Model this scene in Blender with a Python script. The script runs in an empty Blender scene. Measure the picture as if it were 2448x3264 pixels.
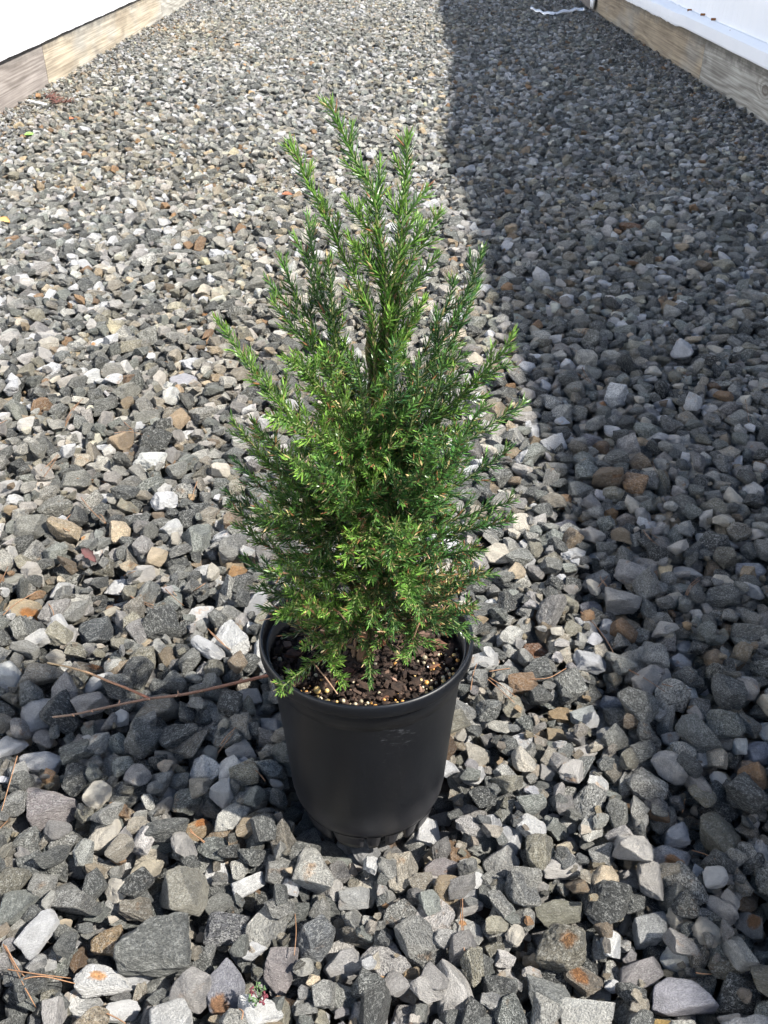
import bpy, math, random
import numpy as np
from mathutils import Vector, Matrix, Euler, noise as mnoise

SC = bpy.context.scene
COL = SC.collection
R = math.radians
random.seed(7)
rng = np.random.default_rng(7)

# ------------------------------------------------------------------ camera
F_PX = 2950.0
PITCH = 34.0
CAM_H = 0.64
cam_d = bpy.data.cameras.new('camera')
cam_d.sensor_fit = 'VERTICAL'
cam_d.sensor_height = 24.0
cam_d.lens = 24.0 * F_PX / 3264.0
cam_d.clip_start = 0.01
cam_d.clip_end = 500
cam = bpy.data.objects.new('camera', cam_d)
COL.objects.link(cam)
cam.location = (0, 0, CAM_H)
cam.rotation_euler = (R(90 - PITCH), 0, 0)
SC.camera = cam

# ------------------------------------------------------------------ sky, sun, exposure
SUN_EL = 46.0
SUN_DIR = Vector((math.cos(R(-18)) * math.cos(R(SUN_EL)), math.sin(R(-18)) * math.cos(R(SUN_EL)), math.sin(R(SUN_EL))))
w = bpy.data.worlds.new("World")
SC.world = w
w.use_nodes = True
nt = w.node_tree
bg = nt.nodes['Background']
sky = nt.nodes.new('ShaderNodeTexSky')
sky.sky_type = 'NISHITA'
sky.sun_disc = False
sky.sun_elevation = R(SUN_EL)
sky.sun_rotation = math.atan2(SUN_DIR.x, SUN_DIR.y)
nt.links.new(sky.outputs[0], bg.inputs[0])
bg.inputs[1].default_value = 0.104
sun_d = bpy.data.lights.new('sun', 'SUN')
sun_d.energy = 4.9
sun_d.angle = R(0.8)
sun_d.color = (1.0, 0.955, 0.88)
sun = bpy.data.objects.new('sun', sun_d)
COL.objects.link(sun)
sun.location = (3, -1, 4)
sun.rotation_euler = SUN_DIR.to_track_quat('Z', 'Y').to_euler()
SC.view_settings.view_transform = 'Standard'
SC.view_settings.look = 'None'
SC.view_settings.exposure = 1.34
SC.view_settings.gamma = 1.0

# ------------------------------------------------------------------ helpers
SP, CP = math.sin(R(PITCH)), math.cos(R(PITCH))


def ray(u, v):
    cx = (u - 1224) / F_PX
    cy = (1632 - v) / F_PX
    return Vector((cx, CP + cy * SP, -SP + cy * CP))


def ground(u, v, z=0.0):
    d = ray(u, v)
    return Vector((0, 0, CAM_H)) + d * ((z - CAM_H) / d.z)


def at_depth(u, v, y):
    d = ray(u, v)
    return Vector((0, 0, CAM_H)) + d * (y / d.y)


def link(o, parent=None):
    COL.objects.link(o)
    if parent is not None:
        o.parent = parent
    return o


def tag(o, label=None, cat=None, group=None, kind=None):
    if label:
        o['label'] = label
    if cat:
        o['category'] = cat
    if group:
        o['group'] = group
    if kind:
        o['kind'] = kind
    return o


def mesh_obj(name, verts, faces, mat, parent=None, smooth=True, loc=None):
    me = bpy.data.meshes.new(name)
    me.from_pydata([tuple(v) for v in verts], [], faces)
    me.validate()
    if smooth:
        me.polygons.foreach_set('use_smooth', [True] * len(me.polygons))
    me.update()
    if mat:
        me.materials.append(mat)
    o = bpy.data.objects.new(name, me)
    if loc is not None:
        o.location = loc
    return link(o, parent)


def empty(name, loc=(0, 0, 0), rot=(0, 0, 0)):
    o = bpy.data.objects.new(name, None)
    o.location = loc
    o.rotation_euler = rot
    o.empty_display_size = 0.05
    return link(o)


class NB:
    """small node-building helper"""
    def __init__(self, name):
        self.mat = bpy.data.materials.new(name)
        self.mat.use_nodes = True
        self.t = self.mat.node_tree
        self.bsdf = self.t.nodes['Principled BSDF']
        self.out = self.t.nodes['Material Output']

    def n(self, kind, **kw):
        nd = self.t.nodes.new(kind)
        for k, v in kw.items():
            setattr(nd, k, v)
        return nd

    def l(self, a, b):
        self.t.links.new(a, b)

    def noise(self, vec, scale, detail=4, rough=0.6, dist=0.0):
        nd = self.n('ShaderNodeTexNoise')
        nd.inputs['Scale'].default_value = scale
        nd.inputs['Detail'].default_value = detail
        nd.inputs['Roughness'].default_value = rough
        nd.inputs['Distortion'].default_value = dist
        if vec is not None:
            self.l(vec, nd.inputs['Vector'])
        return nd.outputs['Fac']

    def ramp(self, fac, stops):
        nd = self.n('ShaderNodeValToRGB')
        cr = nd.color_ramp
        while len(cr.elements) < len(stops):
            cr.elements.new(0.5)
        for e, (p, c) in zip(cr.elements, stops):
            e.position = p
            e.color = (c, c, c, 1) if isinstance(c, (int, float)) else (*c, 1)
        self.l(fac, nd.inputs[0])
        return nd.outputs[0]

    def mix(self, fac, a, b, mode='MIX'):
        nd = self.n('ShaderNodeMix')
        nd.data_type = 'RGBA'
        nd.blend_type = mode
        for sock, val in ((nd.inputs[0], fac), (nd.inputs[6], a), (nd.inputs[7], b)):
            if isinstance(val, (int, float)):
                sock.default_value = val
            elif isinstance(val, tuple):
                sock.default_value = (*val, 1)
            else:
                self.l(val, sock)
        return nd.outputs[2]

    def math(self, op, a, b=0.0, c=None, clamp=False):
        nd = self.n('ShaderNodeMath')
        nd.operation = op
        nd.use_clamp = clamp
        vals = [a, b] + ([c] if c is not None else [])
        for i, val in enumerate(vals):
            if isinstance(val, (int, float)):
                nd.inputs[i].default_value = val
            else:
                self.l(val, nd.inputs[i])
        return nd.outputs[0]

    def mapping(self, vec, scale=(1, 1, 1), loc=(0, 0, 0), rot=(0, 0, 0)):
        nd = self.n('ShaderNodeMapping')
        nd.inputs['Scale'].default_value = scale
        nd.inputs['Location'].default_value = loc
        nd.inputs['Rotation'].default_value = rot
        self.l(vec, nd.inputs['Vector'])
        return nd.outputs[0]

    def bump(self, h, strength=0.5, dist=0.01, normal=None):
        nd = self.n('ShaderNodeBump')
        nd.inputs['Strength'].default_value = strength
        nd.inputs['Distance'].default_value = dist
        self.l(h, nd.inputs['Height'])
        if normal is not None:
            self.l(normal, nd.inputs['Normal'])
        return nd.outputs[0]


def plain(name, col, rough=0.6, spec=0.4):
    b = NB(name)
    tc = b.n('ShaderNodeTexCoord').outputs['Object']
    nz = b.noise(tc, 400, 3)
    b.l(b.mix(nz, tuple(c * 0.7 for c in col), tuple(min(1, c * 1.3) for c in col)), b.bsdf.inputs['Base Color'])
    b.bsdf.inputs['Roughness'].default_value = rough
    b.bsdf.inputs['Specular IOR Level'].default_value = spec
    return b.mat


def stone_material(name, colour=None, speck=None, rust=None, streak=0.0):
    """colour None: read colour and speckle from the point each stone stands on"""
    b = NB(name)
    tc = b.n('ShaderNodeTexCoord').outputs['Object']
    if colour is None:
        at = b.n('ShaderNodeAttribute', attribute_type='INSTANCER', attribute_name='tint')
        col = at.outputs['Color']
        spk = b.n('ShaderNodeAttribute', attribute_type='INSTANCER', attribute_name='speck').outputs['Fac']
        rnd = b.n('ShaderNodeAttribute', attribute_type='INSTANCER', attribute_name='rnd').outputs['Fac']
    else:
        cn = b.n('ShaderNodeRGB')
        cn.outputs[0].default_value = (*colour, 1)
        col = cn.outputs[0]
        vn = b.n('ShaderNodeValue')
        vn.outputs[0].default_value = speck
        spk = vn.outputs[0]
        rnd = b.n('ShaderNodeObjectInfo').outputs['Random']
    off = b.math('MULTIPLY', rnd, 37.0)
    cb = b.n('ShaderNodeCombineXYZ')
    for i in range(3):
        b.l(off, cb.inputs[i])
    add = b.n('ShaderNodeVectorMath', operation='ADD')
    b.l(tc, add.inputs[0])
    b.l(cb.outputs[0], add.inputs[1])
    v = add.outputs[0]
    # banding: some stones are stretched along one axis (foliated gneiss)
    st = b.mapping(v, (1.0, 1.6, 3.6), rot=(0.5, 0.3, 0))
    sw = b.ramp(rnd, [(0.42, 0.0), (0.55, 1.0)])
    vv = b.n('ShaderNodeMix', data_type='VECTOR')
    b.l(sw, vv.inputs[0]); b.l(v, vv.inputs[4]); b.l(st, vv.inputs[5])
    v2 = vv.outputs[1]
    fine = b.noise(v2, 3.9, 4, 0.9)
    grain = b.noise(v2, 10, 3, 0.85)
    light = b.ramp(fine, [(0.515, 0.0), (0.56, 1.0)])
    dark = b.ramp(grain, [(0.455, 1.0), (0.50, 0.0)])
    mott = b.noise(v, 1.7, 3, 0.6)
    c0 = b.mix(b.math('ADD', b.math('MULTIPLY', spk, 0.8), 0.2), col, b.mix(1.0, col, b.ramp(mott, [(0.3, 0.62), (0.7, 1.35)]), 'MULTIPLY'))
    hi = b.mix(0.65, b.mix(1.0, c0, (2.2, 2.2, 2.15), 'MULTIPLY'), (.66, .66, .62))
    lo = b.mix(1.0, c0, (0.22, 0.23, 0.23), 'MULTIPLY')
    c1 = b.mix(b.math('MULTIPLY', light, b.math('MULTIPLY', spk, 0.9)), c0, hi)
    c2 = b.mix(b.math('MULTIPLY', dark, spk), c1, lo)
    # iron stain
    if rust is None:
        rm = b.ramp(b.noise(v, 0.9, 3, 0.6), [(0.60, 0.0), (0.74, 0.75)])
        rw = b.ramp(b.math('FRACT', b.math('MULTIPLY', rnd, 13.7)), [(0.72, 0.0), (0.8, 1.0)])
        rf = b.math('MULTIPLY', rm, rw)
    else:
        cx, cy, rr = rust
        sub = b.n('ShaderNodeVectorMath', operation='SUBTRACT')
        b.l(b.mapping(tc, (1, 1, 0)), sub.inputs[0])
        sub.inputs[1].default_value = (cx, cy, 0.0)
        ln = b.n('ShaderNodeVectorMath', operation='LENGTH')
        b.l(sub.outputs[0], ln.inputs[0])
        d = b.math('ADD', ln.outputs['Value'], b.math('MULTIPLY', b.math('SUBTRACT', b.noise(v, 2.5, 4), 0.5), 0.6))
        rf = b.ramp(b.math('DIVIDE', d, rr * 2), [(0.32, 0.9), (0.5, 0.0)])
    c3 = b.mix(rf, c2, b.mix(1.0, c2, (1.0, 0.62, 0.34) if rust is None else (1.05, 0.52, 0.19), 'MULTIPLY'))
    b.l(c3, b.bsdf.inputs['Base Color'])
    b.bsdf.inputs['Roughness'].default_value = 0.85
    b.bsdf.inputs['Specular IOR Level'].default_value = 0.45
    h = b.math('ADD', b.noise(v2, 5, 5, 0.7), b.math('MULTIPLY', grain, 0.35))
    b.l(b.bump(h, 0.9, 0.16), b.bsdf.inputs['Normal'])
    return b.mat


# ------------------------------------------------------------------ ground sheet
def ground_material():
    b = NB('dirt_under_gravel')
    tc = b.n('ShaderNodeTexCoord').outputs['Object']
    vo = b.n('ShaderNodeTexVoronoi')
    vo.inputs['Scale'].default_value = 40
    b.l(tc, vo.inputs['Vector'])
    n1 = b.noise(tc, 90, 5)
    dirt = b.mix(n1, (0.035, 0.026, 0.02), (0.13, 0.085, 0.055))
    grey = b.mix(vo.outputs['Color'], (0.10, 0.10, 0.10), (0.34, 0.34, 0.33))
    b.l(b.mix(b.ramp(vo.outputs['Distance'], [(0.25, 1.0), (0.6, 0.0)]), dirt, grey), b.bsdf.inputs['Base Color'])
    b.bsdf.inputs['Roughness'].default_value = 0.95
    b.l(b.bump(vo.outputs['Distance'], 1.0, -0.01), b.bsdf.inputs['Normal'])
    return b.mat


GZ = -0.040
gs = 300.0
g = mesh_obj('ground', [(-gs, -gs, GZ), (gs, -gs, GZ), (gs, gs, GZ), (-gs, gs, GZ)], [(0, 1, 2, 3)], ground_material(), smooth=False)
tag(g, kind='structure')

# ------------------------------------------------------------------ greenhouses on both sides
XR, XL = 1.25, -1.33
Y0, Y1 = -3.2, 13.0


def wood_material(name, c_lo, c_hi, seed, stain=0.5, tan=0.0, ring=1.0, knots=()):
    b = NB(name)
    tc = b.n('ShaderNodeTexCoord').outputs['Object']
    off = b.mapping(tc, (1, 1, 1), (seed * 3.1, seed * 1.7, seed * 0.9))
    warp = b.noise(b.mapping(off, (1, 1.6, 7)), 1.0, 2, 0.5)
    # growth rings: distance field stretched along the board, warped into loops
    s = b.n('ShaderNodeSeparateXYZ')
    b.l(off, s.inputs[0])
    val = b.math('ADD', b.math('MULTIPLY', s.outputs[2], 26.0 * ring), b.math('MULTIPLY', warp, 9.0))
    kmask = None
    for (ky, kz, ry, rz, amp, core) in knots:
        sb_ = b.n('ShaderNodeVectorMath', operation='SUBTRACT')
        b.l(tc, sb_.inputs[0]); sb_.inputs[1].default_value = (0, ky, kz)
        ln_ = b.n('ShaderNodeVectorMath', operation='LENGTH')
        b.l(b.mapping(sb_.outputs[0], (0, 1 / ry, 1 / rz)), ln_.inputs[0])
        d_ = b.math('ADD', ln_.outputs['Value'], b.math('MULTIPLY', b.math('SUBTRACT', b.noise(b.mapping(tc, (1, 6, 24)), 1.0, 3), 0.5), 0.55))
        g_ = b.math('EXPONENT', b.math('MULTIPLY', b.math('MULTIPLY', d_, d_), -1.0))
        val = b.math('ADD', val, b.math('MULTIPLY', g_, amp))
        if core:
            m_ = b.ramp(d_, [(0.20, 0.55), (0.27, 1.0), (0.36, 0.9), (0.44, 0.0)])
            kmask = m_ if kmask is None else b.math('MAXIMUM', kmask, m_)
    rings = b.math('MULTIPLY', b.math('ADD', b.math('SINE', b.math('MULTIPLY', val, 3.6)), 1.0), 0.5)
    rings = b.ramp(rings, [(0.30, 0.0), (1.0, 0.8)])
    fib = b.noise(b.mapping(off, (1, 2.6, 170)), 1.0, 3, 0.6)
    blot = b.noise(b.mapping(off, (1, 3, 11)), 1.2, 4, 0.65)
    c = b.mix(b.ramp(blot, [(0.3, 0.0), (0.7, 1.0)]), c_lo, c_hi)
    c = b.mix(b.math('MULTIPLY', rings, b.math('MULTIPLY', (1.0 if knots else b.ramp(b.noise(b.mapping(off, (1, 1.3, 3)), 1.0, 2), [(0.42, 0.12), (0.6, 1.0)])), 0.75)), c, b.mix(1.0, c, (0.50, 0.47, 0.45), 'MULTIPLY'))
    c = b.mix(b.ramp(fib, [(0.40, 0.0), (0.62, 0.9)]), c, b.mix(1.0, c, (0.55, 0.53, 0.51), 'MULTIPLY'))
    if tan:
        tm = b.ramp(b.noise(b.mapping(off, (1, 2.0, 5)), 1.0, 2), [(0.42, 0.0), (0.56, 1.0)])
        c = b.mix(b.math('MULTIPLY', tm, tan), c, b.mix(1.0, c, (1.15, 0.88, 0.52), 'MULTIPLY'))
    # mildew creeping down from under the film
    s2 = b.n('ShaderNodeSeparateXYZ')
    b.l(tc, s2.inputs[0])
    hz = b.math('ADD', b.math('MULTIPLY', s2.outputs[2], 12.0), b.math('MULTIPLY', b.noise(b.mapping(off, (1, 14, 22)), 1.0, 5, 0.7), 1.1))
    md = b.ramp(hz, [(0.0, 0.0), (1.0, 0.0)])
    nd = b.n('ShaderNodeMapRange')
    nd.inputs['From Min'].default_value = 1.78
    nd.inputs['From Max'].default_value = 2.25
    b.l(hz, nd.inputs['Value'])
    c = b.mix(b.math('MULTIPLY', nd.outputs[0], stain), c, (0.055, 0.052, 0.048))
    if kmask is not None:
        c = b.mix(b.math('MULTIPLY', kmask, 0.8), c, (0.07, 0.05, 0.036))
    kv = b.n('ShaderNodeTexVoronoi', feature='F1')
    kv.inputs['Scale'].default_value = 1.0
    b.l(b.mapping(off, (1, 2.2, 7.5)), kv.inputs['Vector'])
    kn = b.ramp(kv.outputs['Distance'], [(0.05, 1.0), (0.085, 0.35), (0.12, 0.0)])
    c = b.mix(b.math('MULTIPLY', kn, 0.75), c, (0.09, 0.055, 0.035))
    b.l(c, b.bsdf.inputs['Base Color'])
    b.bsdf.inputs['Roughness'].default_value = 0.85
    b.l(b.bump(b.math('ADD', fib, rings), 0.35, 0.002), b.bsdf.inputs['Normal'])
    return b.mat


def board(parent, x_face, inward, y0, y1, ztop, mat, lean=0.0):
    """2x6 timber with slightly rounded edges and a worn top; x_face is the side towards the path"""
    vs, fs = [], []
    N = max(4, int((y1 - y0) / 0.08))
    t = 0.038
    e = 0.004
    zb = -0.045
    prof = [(0, zb), (0, ztop - e), (e, ztop), (t - e, ztop), (t, ztop - e), (t, zb)]
    for i in range(N + 1):
        y = y0 + (y1 - y0) * i / N
        wv = 0.0022 * math.sin(y * 3.3 + x_face) + 0.0012 * mnoise.noise(Vector((y * 6, x_face, 1)))
        for (px, pz) in prof:
            jag = 0.003 * mnoise.noise(Vector((y * 9, px * 40, 3))) if pz > 0 else 0
            vs.append((inward * px + wv + lean * pz, y - (y0 + y1) / 2, pz + jag))
    k = len(prof)
    for i in range(N):
        for j in range(k - 1):
            a, b_, c_, d_ = i * k + j, i * k + j + 1, (i + 1) * k + j + 1, (i + 1) * k + j
            fs.append((a, b_, c_, d_) if inward < 0 else (a, d_, c_, b_))
    fs.append(tuple(range(k)) if inward > 0 else tuple(range(k))[::-1])
    fs.append(tuple(N * k + j for j in range(k))[::-1] if inward > 0 else tuple(N * k + j for j in range(k)))
    return mesh_obj('baseboard', vs, fs, mat, parent, smooth=False, loc=(x_face, (y0 + y1) / 2, 0))


def film_material():
    b = NB('white_greenhouse_film')
    tc = b.n('ShaderNodeTexCoord').outputs['Object']
    n1 = b.noise(b.mapping(tc, (1, 2, 0.7)), 3, 4)
    n2 = b.noise(b.mapping(tc, (3, 9, 2)), 6, 4, 0.7)
    c = b.mix(n1, (0.76, 0.78, 0.82), (0.86, 0.87, 0.88))
    c = b.mix(b.ramp(n2, [(0.62, 0.0), (0.8, 0.22)]), c, (0.48, 0.46, 0.38))
    b.l(c, b.bsdf.inputs['Base Color'])
    b.bsdf.inputs['Roughness'].default_value = 0.42
    b.bsdf.inputs['Specular IOR Level'].default_value = 0.45
    wr = b.noise(b.mapping(tc, (2, 5, 1.2)), 4, 5, 0.6, 0.6)
    b.l(b.bump(wr, 0.35, 0.02), b.bsdf.inputs['Normal'])
    return b.mat


FILM = film_material()
RUST = plain('rusty_metal', (0.22, 0.09, 0.03), 0.8, 0.3)
STEEL = plain('galvanised_steel', (0.45, 0.46, 0.47), 0.45, 0.6)


def arch(parent, x_face, inward, rad, zc):
    """double-walled plastic over a hoop house, ends closed"""
    vs, fs = [], []
    NY, NA = 190, 46
    cx = x_face + inward * (rad + 0.012)
    th = 0.004
    for sh in (0, 1):
        for i in range(NY + 1):
            y = Y0 + (Y1 - Y0) * i / NY
            for j in range(NA + 1):
                f = j / NA
                a = math.pi * (1 - (f ** 1.25 if f < 1 else 1))
                bay = 0.5 + 0.5 * math.cos(y * 2 * math.pi / 1.22)
                r = rad - th * sh - 0.012 * (1 - bay) * min(1, f * 8) + 0.006 * mnoise.noise(Vector((y * 1.7, f * 14, 2))) * min(1, f * 20)
                x = cx + inward * r * math.cos(a)
                z = zc + r * math.sin(a) * (1 + (0.066 * math.exp(-((y - 2.1) / 1.6) ** 2) - 0.016 if inward > 0 else 0))  # right roof raised locally, a swell added to place its shadow edge
                vs.append((x, y, z))
    off = (NY + 1) * (NA + 1)
    for sh in (0, 1):
        for i in range(NY):
            for j in range(NA):
                a = sh * off + i * (NA + 1) + j
                q = (a, a + 1, a + NA + 2, a + NA + 1)
                if (sh == 0) == (inward < 0):
                    q = q[::-1]
                fs.append(q)
    film = mesh_obj('plastic_film', vs, fs, FILM, parent)
    for yy in (Y0 + 0.01, Y1 - 0.01):
        n = NA + 1
        ev, ef = [], []
        for dy in (0, 0.003):
            for j in range(n):
                a = math.pi * (1 - j / NA)
                ev.append((cx + inward * (rad - 0.03) * math.cos(a), yy + dy, zc + (rad - 0.03) * math.sin(a)))
        ef.append(tuple(range(n)))
        ef.append(tuple(range(n, 2 * n))[::-1])
        for j in range(n - 1):
            ef.append((j, n + j, n + j + 1, j + 1))
        mesh_obj('end_wall', ev, ef, FILM, parent, smooth=False)
    return film


def strip(parent, name, x_face, inward, y0, y1, prof_fn, mat, n=None):
    """extrude a closed cross-section, varying along y"""
    vs, fs = [], []
    N = n or int((y1 - y0) / 0.02)
    k = None
    for i in range(N + 1):
        y = y0 + (y1 - y0) * i / N
        p = prof_fn(y)
        k = len(p)
        for (px, pz) in p:
            vs.append((x_face + inward * px, y, pz))
    for i in range(N):
        for j in range(k):
            a, b_ = i * k + j, i * k + (j + 1) % k
            q = (a, b_, b_ + k, a + k)
            fs.append(q if inward < 0 else q[::-1])
    fs.append(tuple(range(k)))
    fs.append(tuple(N * k + j for j in range(k))[::-1])
    return mesh_obj(name, vs, fs, mat, parent, smooth=name != 'film_batten')


GYAW = 0.0186
WALL0 = 1.195
GR = empty('greenhouse', (WALL0 - XR, 0, 0), (0, 0, -GYAW))
tag(GR, 'white plastic greenhouse on the right whose weathered base boards and wall stand in shade', 'greenhouse', 'greenhouses beside the gravel path')
w1 = wood_material('weathered_board_grey', (0.31, 0.30, 0.265), (0.44, 0.43, 0.385), 1.3, 0.85, 0.0, 1.3, ((.48, .086, .085, .038, 5.0, True), (1.0, .05, .34, .05, 2.6, False), (-.5, .07, .4, .05, 2.5, False)))
w2 = wood_material('weathered_board_tan', (0.26, 0.235, 0.195), (0.38, 0.355, 0.30), 2.9, 0.75, 0.45, 1.1)
w3 = wood_material('weathered_board_dark', (0.16, 0.14, 0.125), (0.27, 0.24, 0.215), 4.7, 0.8, 0.0, 1.0)
w4 = wood_material('weathered_board_pale', (0.26, 0.24, 0.20), (0.38, 0.36, 0.30), 6.1, 0.7, 0.7, 0.9)
for (a, b_, m) in ((Y0, -0.9, w2), (-0.897, 1.6, w4), (1.603, 4.098, w1), (4.101, 6.55, w2), (6.553, 9.0, w3), (9.003, Y1, w4)):
    board(GR, XR, 1, a, b_, 0.175, m)


def prof_r(y):
    t = min(1, max(0, (y - 4.40) / 0.10))
    lump = t * (0.007 * mnoise.noise(Vector((y * 7, 1, 0))) + 0.004 * mnoise.noise(Vector((y * 22, 2, 0))))
    o = 0.022 + 0.008 * t + lump
    zb = 0.154 - 0.004 * t + lump + 0.0015 * mnoise.noise(Vector((y * 5, 9, 0)))
    zt = 0.201 + lump
    return [(-0.003, zb), (-o * 0.9, zb - 0.001), (-o, zb + 0.004), (-o - 0.001 * t, (zb + zt) / 2), (-o, zt - 0.004), (-o + 0.004, zt),
            (-0.001, zt + 0.013), (0.03, zt + 0.014), (0.03, 0.177), (-0.003, 0.177)]


strip(GR, 'film_batten', XR, 1, Y0, Y1, prof_r, FILM)
arch(GR, XR, 1, 2.25, 0.212)
for (u, v) in ((2237, 44), (2271, 59), (2331, 90), (2195, 30), (2130, 18)):
    d = ray(u, v)
    p = Vector((0, 0, CAM_H)) + d * (1.25 / (d.x))
    p = Vector((0, 0, CAM_H)) + d * ((WALL0 + 0.006 + GYAW * p.y) / d.x)
    if p.z < 0.214:
        p.z = 0.207
    vs, fs = [], []
    for k in range(8):
        a = k * math.pi / 4
        vs.append((-0.005, 0.0045 * math.cos(a), 0.0045 * math.sin(a)))
    for k in range(8):
        a = k * math.pi / 4
        vs.append((0.012, 0.004 * math.cos(a), 0.004 * math.sin(a)))
    fs = [tuple(range(8))] + [(k, k + 8, (k + 1) % 8 + 8, (k + 1) % 8) for k in range(8)]
    mesh_obj('screw', vs, fs, RUST, GR, loc=(XR - 0.002, p.y, p.z))
# loose end of white film hanging at a joint
def rag(y):
    s_ = 0.012 + 0.006 * math.sin(y * 90)
    zb = 0.005 + 0.02 * abs(math.sin(y * 60))
    return [(-0.012 - s_, zb), (-0.016 - s_, 0.06), (-0.02 - s_ * .4, 0.165), (-0.012, 0.17), (-0.010 - s_ * .4, 0.06), (-0.008 - s_, zb)]
strip(GR, 'loose_film', XR, 1, 6.50, 6.60, rag, FILM, 14)

GL = empty('greenhouse', (0, 0, 0))
tag(GL, 'sunlit white plastic greenhouse on the left standing on cream and grey base boards', 'greenhouse', 'greenhouses beside the gravel path')
w5 = wood_material('weathered_board_brown', (0.20, 0.175, 0.16), (0.30, 0.27, 0.245), 8.4, 0.55, 0.0, 1.0)
w6 = wood_material('weathered_board_cream', (0.30, 0.285, 0.25), (0.42, 0.40, 0.345), 9.9, 0.75, 0.35, 0.7)
for (a, b_, m) in ((Y0, -0.4, w3), (-0.397, 1.7, w4), (1.703, 3.998, w5), (4.002, 6.26, w6), (6.263, 8.6, w1), (8.603, Y1, w2)):
    board(GL, XL, -1, a, b_, 0.158, m)


def prof_l(y):
    n = 0.004 * mnoise.noise(Vector((y * 6, 4, 0))) + 0.002 * mnoise.noise(Vector((y * 25, 5, 0)))
    o = 0.014 + n
    zb = 0.147 + 1.4 * n
    return [(-0.003, zb), (-o, zb - 0.001), (-o - 0.004, zb + 0.012), (-o - 0.003, zb + 0.035), (-o + 0.003, zb + 0.055), (0.03, zb + 0.058), (0.03, 0.161), (-0.003, 0.161)]


strip(GL, 'film_batten', XL, -1, Y0, Y1, prof_l, FILM)
arch(GL, XL, -1, 2.12, 0.185)

# ------------------------------------------------------------------ stone shapes
import bmesh


def ico(sub):
    bm = bmesh.new()
    bmesh.ops.create_icosphere(bm, subdivisions=sub, radius=1.0)
    v = np.array([p.co[:] for p in bm.verts])
    f = [tuple(x.index for x in fa.verts) for fa in bm.faces]
    bm.free()
    return v, f


ICO_V, ICO_F = ico(5)
ICO_V /= np.linalg.norm(ICO_V, axis=1)[:, None]


def rock_verts(seed, planes=13, sharp=16, rough=0.035):
    r_ = np.random.default_rng(seed)
    n = r_.normal(size=(planes, 3))
    n /= np.linalg.norm(n, axis=1)[:, None]
    # a few bounding planes on each axis keep the size near 1
    n = np.vstack([n, np.eye(3) + r_.normal(size=(3, 3)) * .25, -np.eye(3) + r_.normal(size=(3, 3)) * .25])
    n /= np.linalg.norm(n, axis=1)[:, None]
    h = r_.uniform(0.68, 1.03, size=len(n))
    d = ICO_V @ n.T
    q = np.maximum(d, 0) / h
    r = 1.0 / (np.sum(q ** sharp, axis=1) ** (1.0 / sharp))
    out = []
    o = Vector(r_.uniform(-50, 50, 3))
    for v, rr in zip(ICO_V, r):
        p = Vector(v * rr)
        nz = mnoise.fractal(p * 1.6 + o, 1.0, 2.1, 5) * rough * 1.6 + mnoise.noise(p * 6 + o) * rough * 0.7 + mnoise.noise(p * 15 + o) * 0.013
        out.append(np.array(v) * (rr + nz))
    out = np.array(out)
    ext = (out.max(0) - out.min(0)) / 2
    out = (out - (out.max(0) + out.min(0)) / 2) / ext
    return out


NVAR = 36
STONE_MAT = stone_material('crushed_stone')
rock_col = bpy.data.collections.new('stone_shapes')
ROCKS = []
for i in range(NVAR):
    rv = rock_verts(100 + i, planes=int(rng.integers(7, 15)), sharp=int(rng.integers(18, 46)), rough=0.025 + 0.03 * rng.random())
    me = bpy.data.meshes.new('stone')
    me.from_pydata([tuple(x) for x in rv], [], ICO_F)
    me.polygons.foreach_set('use_smooth', [True] * len(me.polygons))
    me.materials.append(STONE_MAT)
    ROCKS.append(me)
    o = bpy.data.objects.new('stone_%02d' % i, me)
    rock_col.objects.link(o)

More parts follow.
